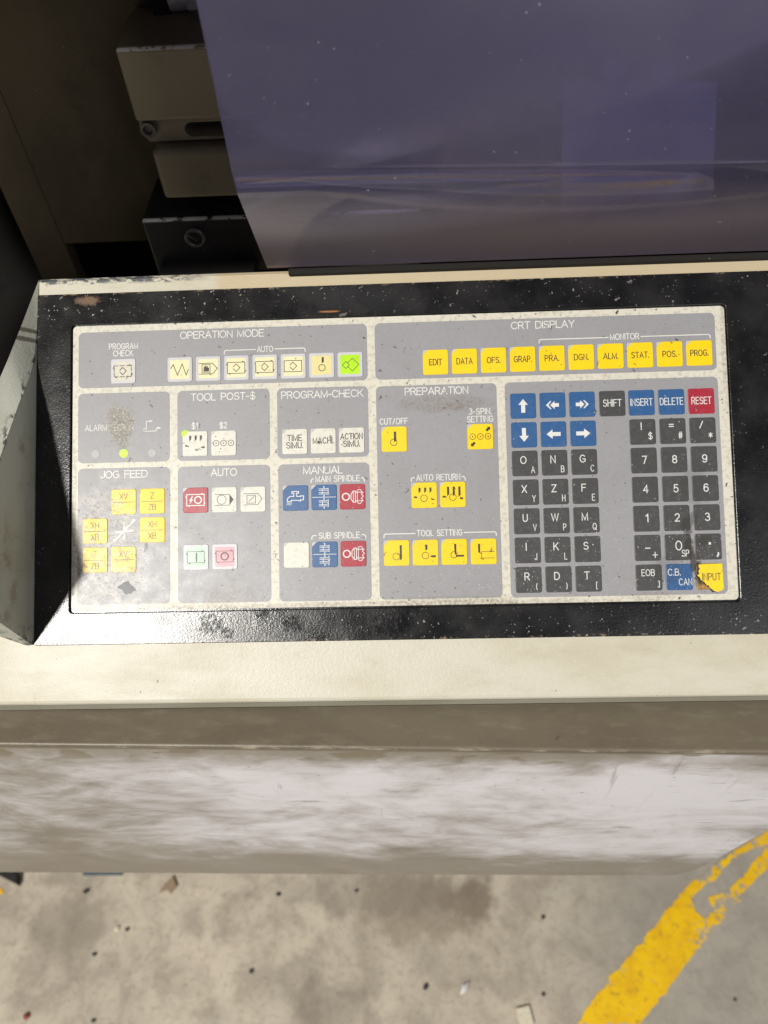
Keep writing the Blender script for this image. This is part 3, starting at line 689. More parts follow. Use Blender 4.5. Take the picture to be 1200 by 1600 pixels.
def ic_two(k): diamond(k, 1.4, -.2, 4.0, .36); diamond(k, -2.6, -.4, 2.2, .36, False)
ops = [(-168, 'program check with a dashed loop', ic_check, 'lens_cream'), (-132.5, 'a zigzag wave', ic_zig, 'lens_cream'), (-114.8, 'a hand in a tag', ic_hand, 'lens_cream'),
       (-97.2, 'a closed loop and diamond', ic_auto1, 'lens_cream'), (-79.6, 'an open loop and diamond', ic_auto2, 'lens_cream'), (-62.0, 'a plain box and diamond', ic_auto3, 'lens_cream'),
       (-44.5, 'a tool bar over a circle on tan', ic_tool, 'lens_tan'), (-27.0, 'two diamonds, lit green', ic_two, 'lens_lit')]
LM = {}
for u, what, fn, lm in ops:
    o = key(u, 58.8, 'frost', "frosted square key showing " + what)
    if what.startswith('program'):
        M.setdefault('lens_dull', film('lens_dull', (.56, .53, .44), fleck=.4)); lm = 'lens_dull'
    if lm not in LM: LM[lm] = lens_mesh(M[lm])
    link('lens', LM[lm], o); legend(o, fn, z=.70)
# display keys
for i, (txt, wd) in enumerate((('EDIT', 7.4), ('DATA', 9.4), ('OFS.', 7.8), ('GRAP.', 10.4), ('PRA.', 8.4), ('DGN.', 8.4), ('ALM.', 8.6), ('STAT.', 10.2), ('POS.', 8.2), ('PROG.', 10.4))):
    o = key(25.3 + 17.63 * i, 58.6 + .09 * i, 'yellow', "yellow display key lettered " + txt.rstrip('.'), True)
    legend(o, words((txt, 0, wd)))
# indicator lamps
def lamp(u, v, mat, label):
    bm = bmesh.new(); prism(bm, arc(0, 0, .00262, .00262, 0, 360, 28)[:-1], .00005, .00030, .00005)
    return obj('indicator_lamp', bm, mat, PANEL, label, (u * mm, v * mm, 0))
M['lamp_off'] = film('lamp_window_off', (.36, .355, .36), fleck=.2, worn=False)
lamp(-185.3, 7.5, M['lamp_off'], "unlit round alarm lamp"); lamp(-167.7, 7.4, M['led'], "glowing green round error lamp"); lamp(-149.9, 7.3, M['lamp_off'], "unlit round lamp under the step symbol")
# tool post, program check
def ring3(k, y=0, s=1.0, xs=(-4.6, 0, 4.6)):
    for x in xs: k.C(x, y, 1.75 * s, .36); k.D(x, y, .42)
def ic_post(k):
    for x in (-3.6, -.2, 3.0): k.P([(x, 5.0), (x + 1.4, 5.0), (x + 1.4, 3.0), (x + .2, 1.4), (x, 1.6)])
    k.P([(-6, -.4), (-3.6, -1.6), (-3.6, -2.0), (-6, -1.8)]); k.P([(3.4, -2.2), (6.0, -1.6), (6.0, -3.0), (4.4, -3.0)])
    for a_, b_ in (((0, -3.4), (1.6, -3.8)), ((2.0, -3.1), (3.6, -3.9)), ((.4, -4.3), (2.2, -4.2))): k.S([a_, b_], .35)
o = key(-123.2, 12.3, 'white', "white key with three tools and a lit green corner", True, True); legend(o, ic_post)
o = key(-105.5, 12.2, 'white', "white key with three ringed dots", True); legend(o, lambda k: ring3(k))
for u, rows, lb in ((-61.7, (('TIME', 2.2, 8.6), ('SIMU.', -2.3, 10)), 'TIME SIMU'), (-44.2, (('MACHI.', .2, 12.4),), 'MACHI'), (-26.9, (('ACTION', 2.3, 13.2), ('SIMU.', -2.2, 10)), 'ACTION SIMU')):
    o = key(u, 12.0, 'white', "white key lettered " + lb, True); legend(o, words(*rows))
# jog feed
def halves(a_, b_):
    def f(k):
        k.S([(-6.6, -.2), (6.8, -.2)], .35)
        k.text(a_, 0, 3.4, 3.5, None, .38, wide=.92)
        if b_: k.text(b_, 0, -3.7, 3.5, None, .38, wide=.92)
    return f
for u, v, a_, b_, lb in ((-167.5, -22.5, 'XV', '', 'XV, scuffed, upper one'), (-149.8, -22.4, 'Z', 'ZB', 'Z over ZB, clean, at the upper right of the jog keys'), (-185.2, -40.1, 'XH', 'XB', 'XH over XB, scuffed, left of the star'),
                         (-149.7, -40.0, 'XH', 'XB', 'XH over XB, clean, right of the star'), (-185.1, -57.7, 'Z', 'ZB', 'Z over ZB, scuffed, at the lower left'), (-167.5, -57.7, 'XV', '', 'XV, scuffed, under the star')):
    o = key(u, v, 'yellow', "yellow jog key lettered " + lb); legend(o, halves(a_, b_))
# auto cycle
def ic_reset(k):
    loop(k, 0, -5.4, 5.4, -3.3, 3.5, .55); k.C(1.6, .1, 2.1, .8); k.P([(-2.2, 2.4), (-4, -.4), (-2.9, -.2), (-3.8, -2.6), (-1.3, .5), (-2.5, .3), (-1.4, 2.4)])
def ic_start(k):
    k.S([(-5.8, 3.2), (3.2, 3.2)], .36); k.S([(-5.8, -3.4), (3.2, -3.4)], .36); k.P([(3.2, 3.4), (5.8, 0), (3.2, -3.6)]); k.C(-1.6, 0, 2.8, .36)
def ic_skip(k):
    k.S([(-5.5, 3.4), (3.0, 3.4), (5.6, .2), (3.0, -3.4), (-5.5, -3.4)], .36); k.rect(-3.6, -2.4, 1.6, 2.4, .38); k.S([(-2.4, -1.4), (.6, 1.6)], .38)
def ic_on(k): loop(k, 0, -5.2, 5.2, -3.4, 3.4, .38); k.S([(.4, 2.4), (.4, -2.5)], .8)
def ic_off(k): loop(k, 0, -5.2, 5.2, -3.2, 3.4, .38); k.C(0, .2, 2.2, .8)
o = key(-123.0, -22.5, 'red', "red key with a lightning flash and ring in a loop", True); legend(o, ic_reset, 'print_key')
o = key(-105.3, -22.6, 'white', "white key with a ring in a solid arrow tag", True); legend(o, ic_start)
o = key(-87.7, -22.7, 'white', "white key with a slashed box in an outline tag", True); legend(o, ic_skip)
for u, lm, fn, lb in ((-122.9, 'lens_green', ic_on, "pale green frosted key with an upright bar in a loop"), (-105.2, 'lens_pink', ic_off, "pink frosted key with a ring in a loop")):
    o = key(u, -57.3, 'frost', lb); link('lens', lens_mesh(M[lm]), o); legend(o, fn, z=.70)
# manual
def ic_tap(k):
    W = .5
    k.S([(-2.2, 3.9), (1.9, 3.9), (1.9, 2.9), (.7, 2.9), (.7, 1.0)], W); k.S([(-2.2, 3.9), (-2.2, 2.9), (-1.0, 2.9), (-1.0, 1.0)], W)
    k.S([(-1.0, 1.0), (-3.4, 1.0), (-5.0, -.4), (-5.0, -2.2), (-2.6, -2.2), (-2.6, -1.4), (2.0, -1.5), (3.0, -2.0), (3.0, -1.2), (4.9, -1.2), (4.9, 1.2), (3.0, 1.2), (3.0, .8), (.7, 1.0)], W)
    for x in (-5.0, -4.2, -3.4, -2.6): k.S([(x, -2.9), (x - .25, -4.2)], .32)
def ic_chuck(opn):
    def f(k):
        k.S([(-6.9, .1), (6.9, .1)], .35)
        for y, w_ in ((3.6, 0), (-3.6, 1)):
            s = opn if w_ else 0
            for q in (1, -1):
                k.S([(-3, y + q * 1.6), (1.8, y + q * 1.6), (2.6, y + q * (1.9 + s * .5))], .36); k.S([(-3, y + q * .7), (1.8, y + q * .7), (2.6, y + q * (.6 - s * .5))], .36)
                k.S([(0, y + q * 2.3), (0, y + q * 3.0)], .6)
            k.S([(-1, y - 1.6), (-1, y + 1.6)], .36); k.S([(2.6, y - 1.9), (2.6, y + 1.9)], .36)
    return f
def ic_spin(k):
    k.C(-4.0, 0, 2.1, .75)
    k.S([(-.9, 1.5), (.5, 3.4), (1.8, 3.4), (1.8, -3.4), (.5, -3.4), (-.9, -1.5)], .5, True); k.S([(.5, 3.2), (.5, -3.2)], .4)
    k.S([(1.8, 2.6), (6.4, 2.6)], .45); k.S([(1.8, -2.6), (6.4, -2.6)], .45)
    k.S([(6.4, 2.6), (5.4, 1.4), (6.6, .2), (5.4, -1.1), (6.4, -2.6)], .45); k.S(arc(4.2, 2.4, 1.5, 1.9, 10, 170), .42); k.S(arc(4.2, -2.4, 1.5, 1.9, -10, -170), .42)
    k.S([(3.0, 2.4), (3.0, -2.4)], .4)
o = key(-61.6, -22.6, 'blue', "blue key with a white water tap", True); legend(o, ic_tap, 'print_key')
o = key(-44.2, -22.6, 'blue', "blue key with two white chucks under MAIN SPINDLE", True); legend(o, ic_chuck(.7), 'print_key')
o = key(-26.9, -22.6, 'red', "red key with a white spindle under MAIN SPINDLE"); legend(o, ic_spin, 'print_key')
key(-61.5, -57.2, 'white', "blank white key left of the SUB SPINDLE keys", True)
o = key(-44.2, -57.2, 'blue', "blue key with two white chucks under SUB SPINDLE", True); legend(o, ic_chuck(1.6), 'print_key')
o = key(-26.9, -57.1, 'red', "red key with a white spindle under SUB SPINDLE"); legend(o, ic_spin, 'print_key')
# preparation
def ic_cut(k): k.P([(-.2, 4.6), (1.3, 4.6), (1.3, -1.0), (.4, -1.8), (-.2, -1.4)]); k.C(-.3, -2.0, 2.0, .38)
def arrow_poly(x, y, a_, L=3.4, w_=.75):
    c_, s_ = math.cos(a_), math.sin(a_)
    return [(x + px * c_ - py * s_, y + px * s_ + py * c_) for px, py in ((-L / 2, w_), (.2, w_), (.2, w_ * 2), (L / 2, 0), (.2, -w_ * 2), (.2, -w_), (-L / 2, -w_))]
def ic_3spin(k): ring3(k, 0); k.P(arrow_poly(4.9, 4.6, R(45))); k.P(arrow_poly(-4.6, -4.7, R(225)))
def blade(k, x, y0, y1, w_=1.3): k.P([(x, y1), (x + w_, y1), (x + w_, y0 + 1.2), (x, y0)])
def ic_ret1(k):
    for x in (-3.4, 0, 3.2): blade(k, x, 1.2, 4.6)
    k.C(-.2, -1.9, 2.0, .38); k.P([(-6.2, -.6), (-4.8, -.6), (-3.8, -1.7), (-6.2, -1.7)]); k.P([(3.7, -1.6), (4.6, -2.2), (6.0, -2.2), (6.0, -3.0), (4.4, -3.0)])
def ic_ret2(k):
    for x, y0 in ((-3.4, -1.0), (0, -1.2), (3.4, -1.6)): blade(k, x, y0, 4.8)
    k.C(0, -1.6, 2.0, .38); k.P([(-6.2, -.6), (-4.6, -.6), (-3.4, -1.8), (-6.2, -1.8)]); k.P([(4.2, -1.6), (6.2, -2.0), (6.2, -3.0), (4.4, -3.0)])
def ic_ts1(k): k.P([(1.9, 4.6), (3.2, 4.6), (3.2, -3.6), (1.9, -4.6)]); k.C(-.2, -2.1, 2.1, .34)
def ic_ts2(k): k.P([(.0, 4.8), (1.3, 4.8), (1.3, 2.0), (0, 1.0)]); k.C(0, -1.8, 2.0, .38); k.P([(2.6, -2.2), (3.8, -1.7), (6.2, -1.7), (6.2, -2.9), (3.8, -2.9)])
def ic_ts3(k): k.P([(0, 4.8), (1.3, 4.8), (1.3, -1.6), (.2, -1.6)]); k.C(-.2, -1.8, 1.9, .38); k.P([(.8, -1.9), (5.8, -1.9), (5.8, -3.0), (.8, -3.0)])
def ic_ts4(k): k.P([(-3.2, 4.6), (-2.0, 4.6), (-2.0, -.2), (-1.4, -1.6), (-3.2, -.4)]); k.S([(6.4, -.2), (-1.2, -.2), (-1.2, -4.0), (6.4, -4.0)], .34)
for u, v, fn, lb in ((-.9, 11.9, ic_cut, "with a tool in a ring under CUT/OFF"), (51.2, 12.1, ic_3spin, "with three ringed dots and two arrows"), (16.5, -22.7, ic_ret1, "with three raised tools over a ring"),
                     (33.7, -22.7, ic_ret2, "with three long tools reaching a ring"), (-.9, -57.2, ic_ts1, "with a tool beside a ring"), (16.4, -57.3, ic_ts2, "with two tools pointing at a ring"),
                     (33.7, -57.2, ic_ts3, "with an angled tool on a ring"), (51.2, -57.3, ic_ts4, "with a tool at a bar end")):
    o = key(u, v, 'yellow', "yellow preparation key " + lb, True); legend(o, fn)
# keypad
KU = [77.5, 95.2, 112.9, 130.9, 148.3, 166.1, 183.8]; KV = [30.1, 12.4, -4.9, -22.4, -39.8, -57.2, -74.8]
def arr(d, dbl=False):
    c_, s_ = d
    rot = lambda pts: [(x * c_ - y * s_, x * s_ + y * c_) for x, y in pts]
    def f(k):
        if not dbl: k.P(rot([(-4.2, 1.2), (.6, 1.2), (.6, 2.9), (4.2, 0), (.6, -2.9), (.6, -1.2), (-4.2, -1.2)]))
        else:
            k.P(rot([(-3.8, 1.1), (-1.2, 1.1), (-1.2, 2.5), (1.4, 0), (-1.2, -2.5), (-1.2, -1.1), (-3.8, -1.1)])); k.P(rot([(.6, 2.5), (1.4, 2.5), (4.0, 0), (1.4, -2.5), (.6, -2.5), (2.5, 0)]))
    return f
for c_, r_, d, db, lb in ((0, 0, (0, 1), 0, 'an up arrow'), (1, 0, (-1, 0), 1, 'a double left arrow'), (2, 0, (1, 0), 1, 'a double right arrow'), (0, 1, (0, -1), 0, 'a down arrow'), (1, 1, (-1, 0), 0, 'a left arrow'), (2, 1, (1, 0), 0, 'a right arrow')):
    o = key(KU[c_], KV[r_], 'blue', "blue cursor key with " + lb); legend(o, arr(d, db), 'print_key')
for c_, txt, wd, col in ((3, 'SHIFT', 10.6, 'dark'), (4, 'INSERT', 12.8, 'blue'), (5, 'DELETE', 13.4, 'blue'), (6, 'RESET', 11.4, 'red')):
    o = key(KU[c_], KV[0], col, {'dark': 'dark grey', 'blue': 'blue', 'red': 'red'}[col] + " key lettered " + txt); legend(o, words((txt, .3, wd), h=4.0, sw=.48), 'print_key')
def duo(a_, b_):
    def f(k):
        k.text(a_, -.9, 2.0, 4.2, None, .55, wide=1.0)
        if b_: k.text(b_, 4.7, -3.9, 3.7, None, .42, wide=.72)
    return f
for r_, row in enumerate((('OA', 'NB', 'GC'), ('XY', 'ZH', 'FE'), ('UV', 'WP', 'MQ'), ('IJ', 'KL', 'S'), ('R(', 'D)', 'T['))):
    for c_, s_ in enumerate(row):
        o = key(KU[c_], KV[2 + r_], 'dark', "dark grey key lettered " + s_[0] + (" with a small " + s_[1] if s_[1:].isalpha() else "")); legend(o, duo(s_[0], s_[1:]), 'print_key')
for c_, a_, b_, lb in ((4, '!', '$', 'exclamation mark and dollar sign'), (5, '=', '#', 'equals and hash signs'), (6, '/', '*', 'slash and asterisk')):
    def f(k, a_=a_, b_=b_):
        k.text(a_, -.8, 3.4, 4.0, None, .6, wide=1.05); k.text(b_, 4.4, -2.6, 3.7, None, .5, wide=.95)
    o = key(KU[c_], KV[1], 'dark', "dark grey key with " + lb); legend(o, f, 'print_key')
for r_, row in enumerate(('789', '456', '123')):
    for c_, d in enumerate(row):
        o = key(KU[4 + c_], KV[2 + r_], 'dark', "dark grey number key " + d); legend(o, lambda k, d=d: k.text(d, .3, .3, 4.4, None, .6, wide=1.0), 'print_key')
o = key(KU[4], KV[5], 'dark', "dark grey key with minus and plus signs"); legend(o, lambda k: (k.text('_', 0, 0, 4.2, None, .6, wide=1.1), k.text('+', 4.2, -4.0, 4.6, None, .5)), 'print_key')
def f0(k): k.text('0', .4, 1.0, 5.2, 3.4, .6); k.text('SP', 4.2, -3.6, 3.6, 4.0, .45)
o = key(KU[5], KV[5], 'dark', "sooty dark grey zero key marked SP"); legend(o, f0, 'print_key')
o = key(KU[6], KV[5], 'dark', "sooty dark grey key with a point and comma"); legend(o, lambda k: (k.P([(.2, 1.2), (1.6, 1.2), (1.6, 2.6), (.2, 2.6)]), k.S([(5.6, -3.8), (5.6, -4.8), (5.0, -5.8)], .9)), 'print_key')
o = key(KU[4], KV[6], 'dark', "dark grey key lettered EOB"); legend(o, lambda k: (k.text('EOB', -.4, 2.9, 3.6, 7.4, .45, gap=.24), k.text(']', 5.6, -3.8, 3.2, None, .45)), 'print_key')
o = key(KU[5], KV[6], 'blue', "dirty blue key lettered C.B. CAN"); legend(o, lambda k: (k.text('C.B.', -2.9, 2.9, 3.7, 7.2, .45, gap=.24), k.text('CAN', 3.4, -2.9, 3.7, 7.4, .45, gap=.24)), 'print_key')
o = key(KU[6], KV[6], 'brown_key', "torn yellow key lettered INPUT with its film ripped at the lower left")
edge_pts = [(-6.2, 7.2), (7.4, 7.5), (7.7, -7.2), (6.2, -8.6), (4.0, -9.2), (2.0, -8.6), (.4, -7.2), (-1.0, -5.4), (-2.6, -4.4), (-3.4, -3.0), (-5.4, -1.8), (-6.4, -.2), (-7.2, .8), (-6.2, 2.0), (-6.6, 3.2), (-5.7, 4.6), (-6.4, 5.8)]
k = Ink(.72); fine = edge_pts[:3] + ragged(edge_pts[3:], .9, .28, False) + [edge_pts[-1]]
bm = bmesh.new(); prism(bm, [(x * mm, y * mm) for x, y in fine], .00070, .00098); M_torn = film('torn_yellow_film', (.84, .58, .004), fleck=.3, worn=False)
obj('torn_film', bm, M_torn, o, "bright yellow film with a ragged dark edge")
k.bm.free(); k = Ink(1.02); k.text('INPUT', .9, -.2, 4.0, 10.4, .45, gap=.24); k.build('legend', M['print_black'], o)
bm = bmesh.new(); prism(bm, [(x * mm - .0006, y * mm - .0005) for x, y in ragged(edge_pts[4:] + [(-5.0, 6.0), (-5.0, 2), (-1, -3.4), (3, -7)], .8, .35)], .00063, .00069)
obj('torn_edge', bm, simple('scorched_film_edge', (.02, .017, .014), .6, sc=.5), o)

# ------------------------------------------------------------------ tinted guard
GUARD = empty("safety_guard", PX(.10, .1195, .004), (0, 0, 0))
tag(GUARD, "purple tinted scratched acrylic guard standing behind the control panel", "machine guard")
base_ = PX(0, .1195, .0045); kink = PX(0, .1277, .0885)
def prof_guard():
    p = [(base_.y, base_.z)]
    y1, z1 = kink.y, kink.z; d1 = Vector((base_.y - y1, base_.z - z1)).normalized(); rr = .008
    s_ = Vector((y1, z1)) + d1 * rr; e_ = Vector((y1, z1 + rr))
    for i in range(9):
        f = i / 8; p.append(tuple((1 - f) ** 2 * s_ + 2 * f * (1 - f) * Vector((y1, z1)) + f * f * e_))
    p.append((y1, 1.345)); return p
pg = prof_guard(); gx0, gx1 = -.0768, .42
bm = bmesh.new(); th = .0030; N_ = len(pg)
def off(i):
    a_ = Vector(pg[max(i - 1, 0)]); b_ = Vector(pg[min(i + 1, N_ - 1)]); d_ = (b_ - a_).normalized(); n_ = Vector((d_.y, -d_.x))
    return Vector(pg[i]) + (n_ if n_.x > 0 else -n_) * th
A, B = [], []
for i in range(N_):
    o2 = off(i); A.append([bm.verts.new((x, pg[i][0], pg[i][1])) for x in (gx0, gx1)]); B.append([bm.verts.new((x, o2.x, o2.y)) for x in (gx0, gx1)])
for i in range(N_ - 1):
    for F_ in (A, B): f = bm.faces.new((F_[i][0], F_[i][1], F_[i + 1][1], F_[i + 1][0])); f.smooth = True
    for s_ in (0, 1): f = bm.faces.new((A[i][s_], A[i + 1][s_], B[i + 1][s_], B[i][s_])); f.material_index = 1
for i in (0, N_ - 1): f = bm.faces.new((A[i][0], A[i][1], B[i][1], B[i][0])); f.material_index = 1
bmesh.ops.translate(bm, verts=bm.verts, vec=-GUARD.location)
obj('tinted_sheet', bm, [M['guard'], M['guard_edge']], GUARD)
bm = bmesh.new(); box(bm, (-.064, -.0016, -.0035), (.42, .0022, .0012), .0006)
s = obj('guard_shadow_strip', bm, M['gap_shade'], GUARD); s.location = PX(0, .1172, .0018) - GUARD.location; s.rotation_euler = (T, 0, 0)  # black strip standing in for the shadow below the guard
# unseen panel added above the sheet to keep lamp light off the interior
bm = bmesh.new(); box(bm, (-.75, .040, 1.335), (.60, .085, 1.95), .004)
bmesh.ops.translate(bm, verts=bm.verts, vec=-GUARD.location); obj('upper_lamp_blocker', bm, M['blocker'], GUARD)

# ------------------------------------------------------------------ machine enclosure behind
ENC = empty("machine_enclosure", (0, .26, .5))
tag(ENC, "dark oily olive sheet metal enclosure wall behind the console at the upper left", "machine enclosure")
def enc(name, lo, hi, m, label=None, bev=.0):
    bm = bmesh.new(); box(bm, Vector(lo) - ENC.location, Vector(hi) - ENC.location, bev); return obj(name, bm, M[m], ENC, label)
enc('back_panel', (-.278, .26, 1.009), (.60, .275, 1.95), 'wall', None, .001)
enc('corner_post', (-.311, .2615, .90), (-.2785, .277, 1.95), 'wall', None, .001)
enc('gap_darkness', (-.0545, .205, 1.092), (-.0215, .2595, 1.40), 'void', None, .001)  # black box added as the darkness of the gap between the blocks
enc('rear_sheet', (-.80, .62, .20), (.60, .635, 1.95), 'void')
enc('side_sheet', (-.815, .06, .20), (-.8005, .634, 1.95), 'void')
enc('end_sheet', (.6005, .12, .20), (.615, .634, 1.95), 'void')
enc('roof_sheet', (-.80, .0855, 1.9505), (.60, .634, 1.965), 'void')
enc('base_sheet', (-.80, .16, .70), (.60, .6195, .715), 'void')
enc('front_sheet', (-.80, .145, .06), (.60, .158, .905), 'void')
enc('lamp_blocker', (-.75, -.09, 1.322), (-.215, .0395, 1.70), 'blocker', None, .004)  # unseen box added to stop the lamp from lighting the interior
# slotted block
BLK = empty("slotted_block", (-.14, .2, 1.12))
tag(BLK, "olive painted slotted guide block with a socket screw and chipped white top edge", "machine block")
def blk(name, bm, m, label=None): 
    bmesh.ops.translate(bm, verts=bm.verts, vec=-BLK.location); return obj(name, bm, M[m], BLK, label)
x0, x1 = -.1672, -.055
def xprof(bm, prof, xa, xb, bev=.0012):
    A_ = [bm.verts.new((xa, y, z)) for y, z in prof]; B_ = [bm.verts.new((xb, y, z)) for y, z in prof]; n_ = len(prof); es_ = []
    for i in range(n_): j = (i + 1) % n_; bm.faces.new((A_[i], A_[j], B_[j], B_[i]))
    bm.faces.new(A_); bm.faces.new(B_[::-1])
    bmesh.ops.bevel(bm, geom=list(bm.edges), offset=bev, segments=3, profile=.5, affect='EDGES')
bm = bmesh.new(); xprof(bm, [(.200, 1.1335), (.200, 1.1783), (.236, 1.1806), (.2590, 1.1806), (.2590, 1.1335)], x0, x1, .0028); blk('upper_block', bm, 'olive')
bm = bmesh.new(); xprof(bm, [(.2005, 1.0785), (.2005, 1.1140), (.2590, 1.1140), (.2590, 1.0785)], -.1630, x1, .0036); blk('lower_block', bm, 'olive')
# slot bar between them: plate with a round-ended slot
bm = bmesh.new()
ys = .2065; zc = 1.1245; hz = .0048; xs_ = -.1330
outl = [(-.1712, 1.1177), (-.1725, 1.1322), (x1, 1.1322), (x1, 1.1177)]
hole = [(x1 - .004, zc + hz)] + [(xs_ + hz * math.cos(R(a_)), zc + hz * math.sin(R(a_))) for a_ in range(90, 271, 15)] + [(x1 - .004, zc - hz)]
loop_ = outl[:2] + [(xs_ - .01, 1.1322)]
poly_top = [(-.1672, 1.1328), (x1, 1.1328), (x1, zc + hz)] + hole[1:8] + [(-.1670, zc)]
poly_bot = [(-.1670, zc)] + hole[7:14] + [(x1, zc - hz), (x1, 1.1177), (-.1630, 1.1177), (-.1665, 1.1215)]
for pl in (poly_top, poly_bot):
    f0_ = [bm.verts.new((x, ys, z)) for x, z in pl]; f1_ = [bm.verts.new((x, ys + .02, z)) for x, z in pl]
    bm.faces.new(f0_); bm.faces.new(f1_[::-1])
    for i in range(len(pl)): j = (i + 1) % len(pl); bm.faces.new((f0_[i], f0_[j], f1_[j], f1_[i]))
bmesh.ops.remove_doubles(bm, verts=bm.verts, dist=1e-6)
blk('slot_bar', bm, 'olive')
bm = bmesh.new(); box(bm, (-.17, .232, 1.1142), (x1, .2588, 1.1326)); blk('slot_backing', bm, 'void')
bm = bmesh.new(); box(bm, (-.1175, .2275, 1.1190), (-.1100, .2318, 1.1300), .001); blk('slide_pin', bm, 'steel')
bm = bmesh.new()
bmesh.ops.create_cone(bm, cap_ends=True, segments=24, radius1=.0050, radius2=.0050, depth=.006, matrix=Matrix.Translation((-.1610, .2038, .0032 + zc)) @ Matrix.Rotation(R(90), 4, 'X'))
fr = min(bm.faces, key=lambda f: f.calc_center_median().y if len(f.verts) > 4 else 9)
r_ = bmesh.ops.inset_individual(bm, faces=[fr], thickness=.0018); r2 = bmesh.ops.inset_individual(bm, faces=[fr], thickness=.0009)
for v_ in fr.verts: v_.co.y += .003
sc_ = blk('socket_screw', bm, 'steel')
bm = bmesh.new(); bmesh.ops.create_cone(bm, cap_ends=True, segments=24, radius1=.0062, radius2=.0062, depth=.0015, matrix=Matrix.Translation((-.1610, .2062, .0032 + zc)) @ Matrix.Rotation(R(90), 4, 'X')); blk('washer', bm, 'steel')
# pipe fitting over the block
FIT = empty("pipe_fitting", (-.12, .245, 1.19)); tag(FIT, "worn metal pipe fitting above the slotted block at the guard edge", "pipe fitting")
def tube(bm, p0, p1, r0, r1, seg=20):
    d_ = Vector(p1) - Vector(p0); m_ = Matrix.Translation((Vector(p0) + Vector(p1)) / 2) @ d_.to_track_quat('Z', 'Y').to_matrix().to_4x4()
    bmesh.ops.create_cone(bm, cap_ends=True, segments=seg, radius1=r0, radius2=r1, depth=d_.length, matrix=m_)
M['pipe'] = simple('dull_zinc', (.62, .60, .56), .35, .2, .5, .1)
bm = bmesh.new(); tube(bm, (-.018, -.0, -.002), (.05, 0, .001), .0062, .0062); obj('pipe', bm, M['pipe'], FIT)
bm = bmesh.new(); tube(bm, (-.006, 0, -.0015), (.006, 0, -.001), .0082, .0078, 6); obj('hex_nut', bm, M['pipe'], FIT)
bm = bmesh.new(); box(bm, (-.0305, -.002, -.012), (-.019, .012, .06), .001); obj('clamp', bm, M['rubber'], FIT)
# lower bracket with an eyelet
BR = empty("lower_bracket", (-.145, .2, 1.03)); tag(BR, "black oily steel bracket with a ring eyelet below the slotted block", "bracket")
def brk(name, bm, m): bmesh.ops.translate(bm, verts=bm.verts, vec=-BR.location); return obj(name, bm, M[m], BR)
bm = bmesh.new(); box(bm, (-.1840, .1995, 1.018), (.02, .259, 1.0640), .0016); brk('plate', bm, 'blacksteel')
bm = bmesh.new(); box(bm, (-.178, .180, 1.0215), (-.105, .1992, 1.0305), .0008); brk('lower_tab', bm, 'blacksteel')
bm = bmesh.new()
mj, mn, sg, sr = .0066, .0019, 28, 10
vs = [[bm.verts.new((-.1475 + (mj + mn * math.cos(2 * math.pi * j / sr)) * math.cos(2 * math.pi * i / sg), .1985 + mn * math.sin(2 * math.pi * j / sr), 1.0488 + (mj + mn * math.cos(2 * math.pi * j / sr)) * math.sin(2 * math.pi * i / sg))) for j in range(sr)] for i in range(sg)]
for i in range(sg):
    for j in range(sr): bm.faces.new((vs[i][j], vs[(i + 1) % sg][j], vs[(i + 1) % sg][(j + 1) % sr], vs[i][(j + 1) % sr])).smooth = True
brk('ring', bm, 'steel')
bm = bmesh.new(); tube(bm, (-.1525, .1945, 1.0545), (-.1465, .1965, 1.0480), .0007, .0007, 8); brk('split_pin', bm, 'steel')
# plate and rail seen dimly through the guard
IN = empty("inner_plate", (.16, .16, 1.1)); tag(IN, "flat mounting plate with two screws dimly seen through the purple guard", "mounting plate")
def inn_(name, bm, m): bmesh.ops.translate(bm, verts=bm.verts, vec=-IN.location); return obj(name, bm, M[m], IN)
bm = bmesh.new(); prism(bm, [(.1024, 1.1641), (.1915, 1.1604), (.2150, 1.0668), (.1140, 1.0710)], .158, .164, .0008)
for v_ in bm.verts: v_.co = Vector((v_.co.x, .322 - v_.co.z, v_.co.y))
inn_('plate', bm, 'inner_plate')
bm = bmesh.new(); box(bm, (.095, .1642, 1.150), (.215, .20, 1.185), .001); inn_('mount', bm, 'wall')
for x in (.1300, .1590):
    bm = bmesh.new(); tube(bm, (x, .1640, 1.1685), (x, .1570, 1.1685), .0068, .0060); inn_('screw', bm, 'inner_plate')
bm = bmesh.new()
for (xa, za), (xb, zb) in (((.196, 1.160), (.199, 1.182)), ((.199, 1.182), (.207, 1.25))): tube(bm, (xa, .150, za), (xb, .150, zb), .0045, .0045, 12)
tag(obj('hose', bm, M['rubber']), "dark bent hose beside the mounting plate behind the purple guard", "hose")

# ------------------------------------------------------------------ front cover
COV = empty("front_cover", (-.0109, -.1439, .9245), (0, R(0.8), R(-.9)))
tag(COV, "grimy olive front cover under the console streaked with white dried coolant", "front cover")
bm = bmesh.new()
top = [(-.42, .075), (.34, .075), (.34, 0), (-.42, 0)]
face = [(-.42, 0), (.34, 0), (.34, .00), (.318, -.060), (.2774, -.153), (.2631, -.2582), (.2516, -.2905), (.235, -.2945), (-.0066, -.3079), (-.364, -.3225), (-.42, -.325)]
pf = [(-.42, 0), (.34, 0), (.318, -.045), (.2774, -.153), (.2640, -.2540), (.2575, -.2780), (.2480, -.2925), (.235, -.2955), (-.0066, -.3079), (-.364, -.3225), (-.42, -.325)]
th = .0025; rb = .0022
def cv(p, y): return (p[0], y, p[1])
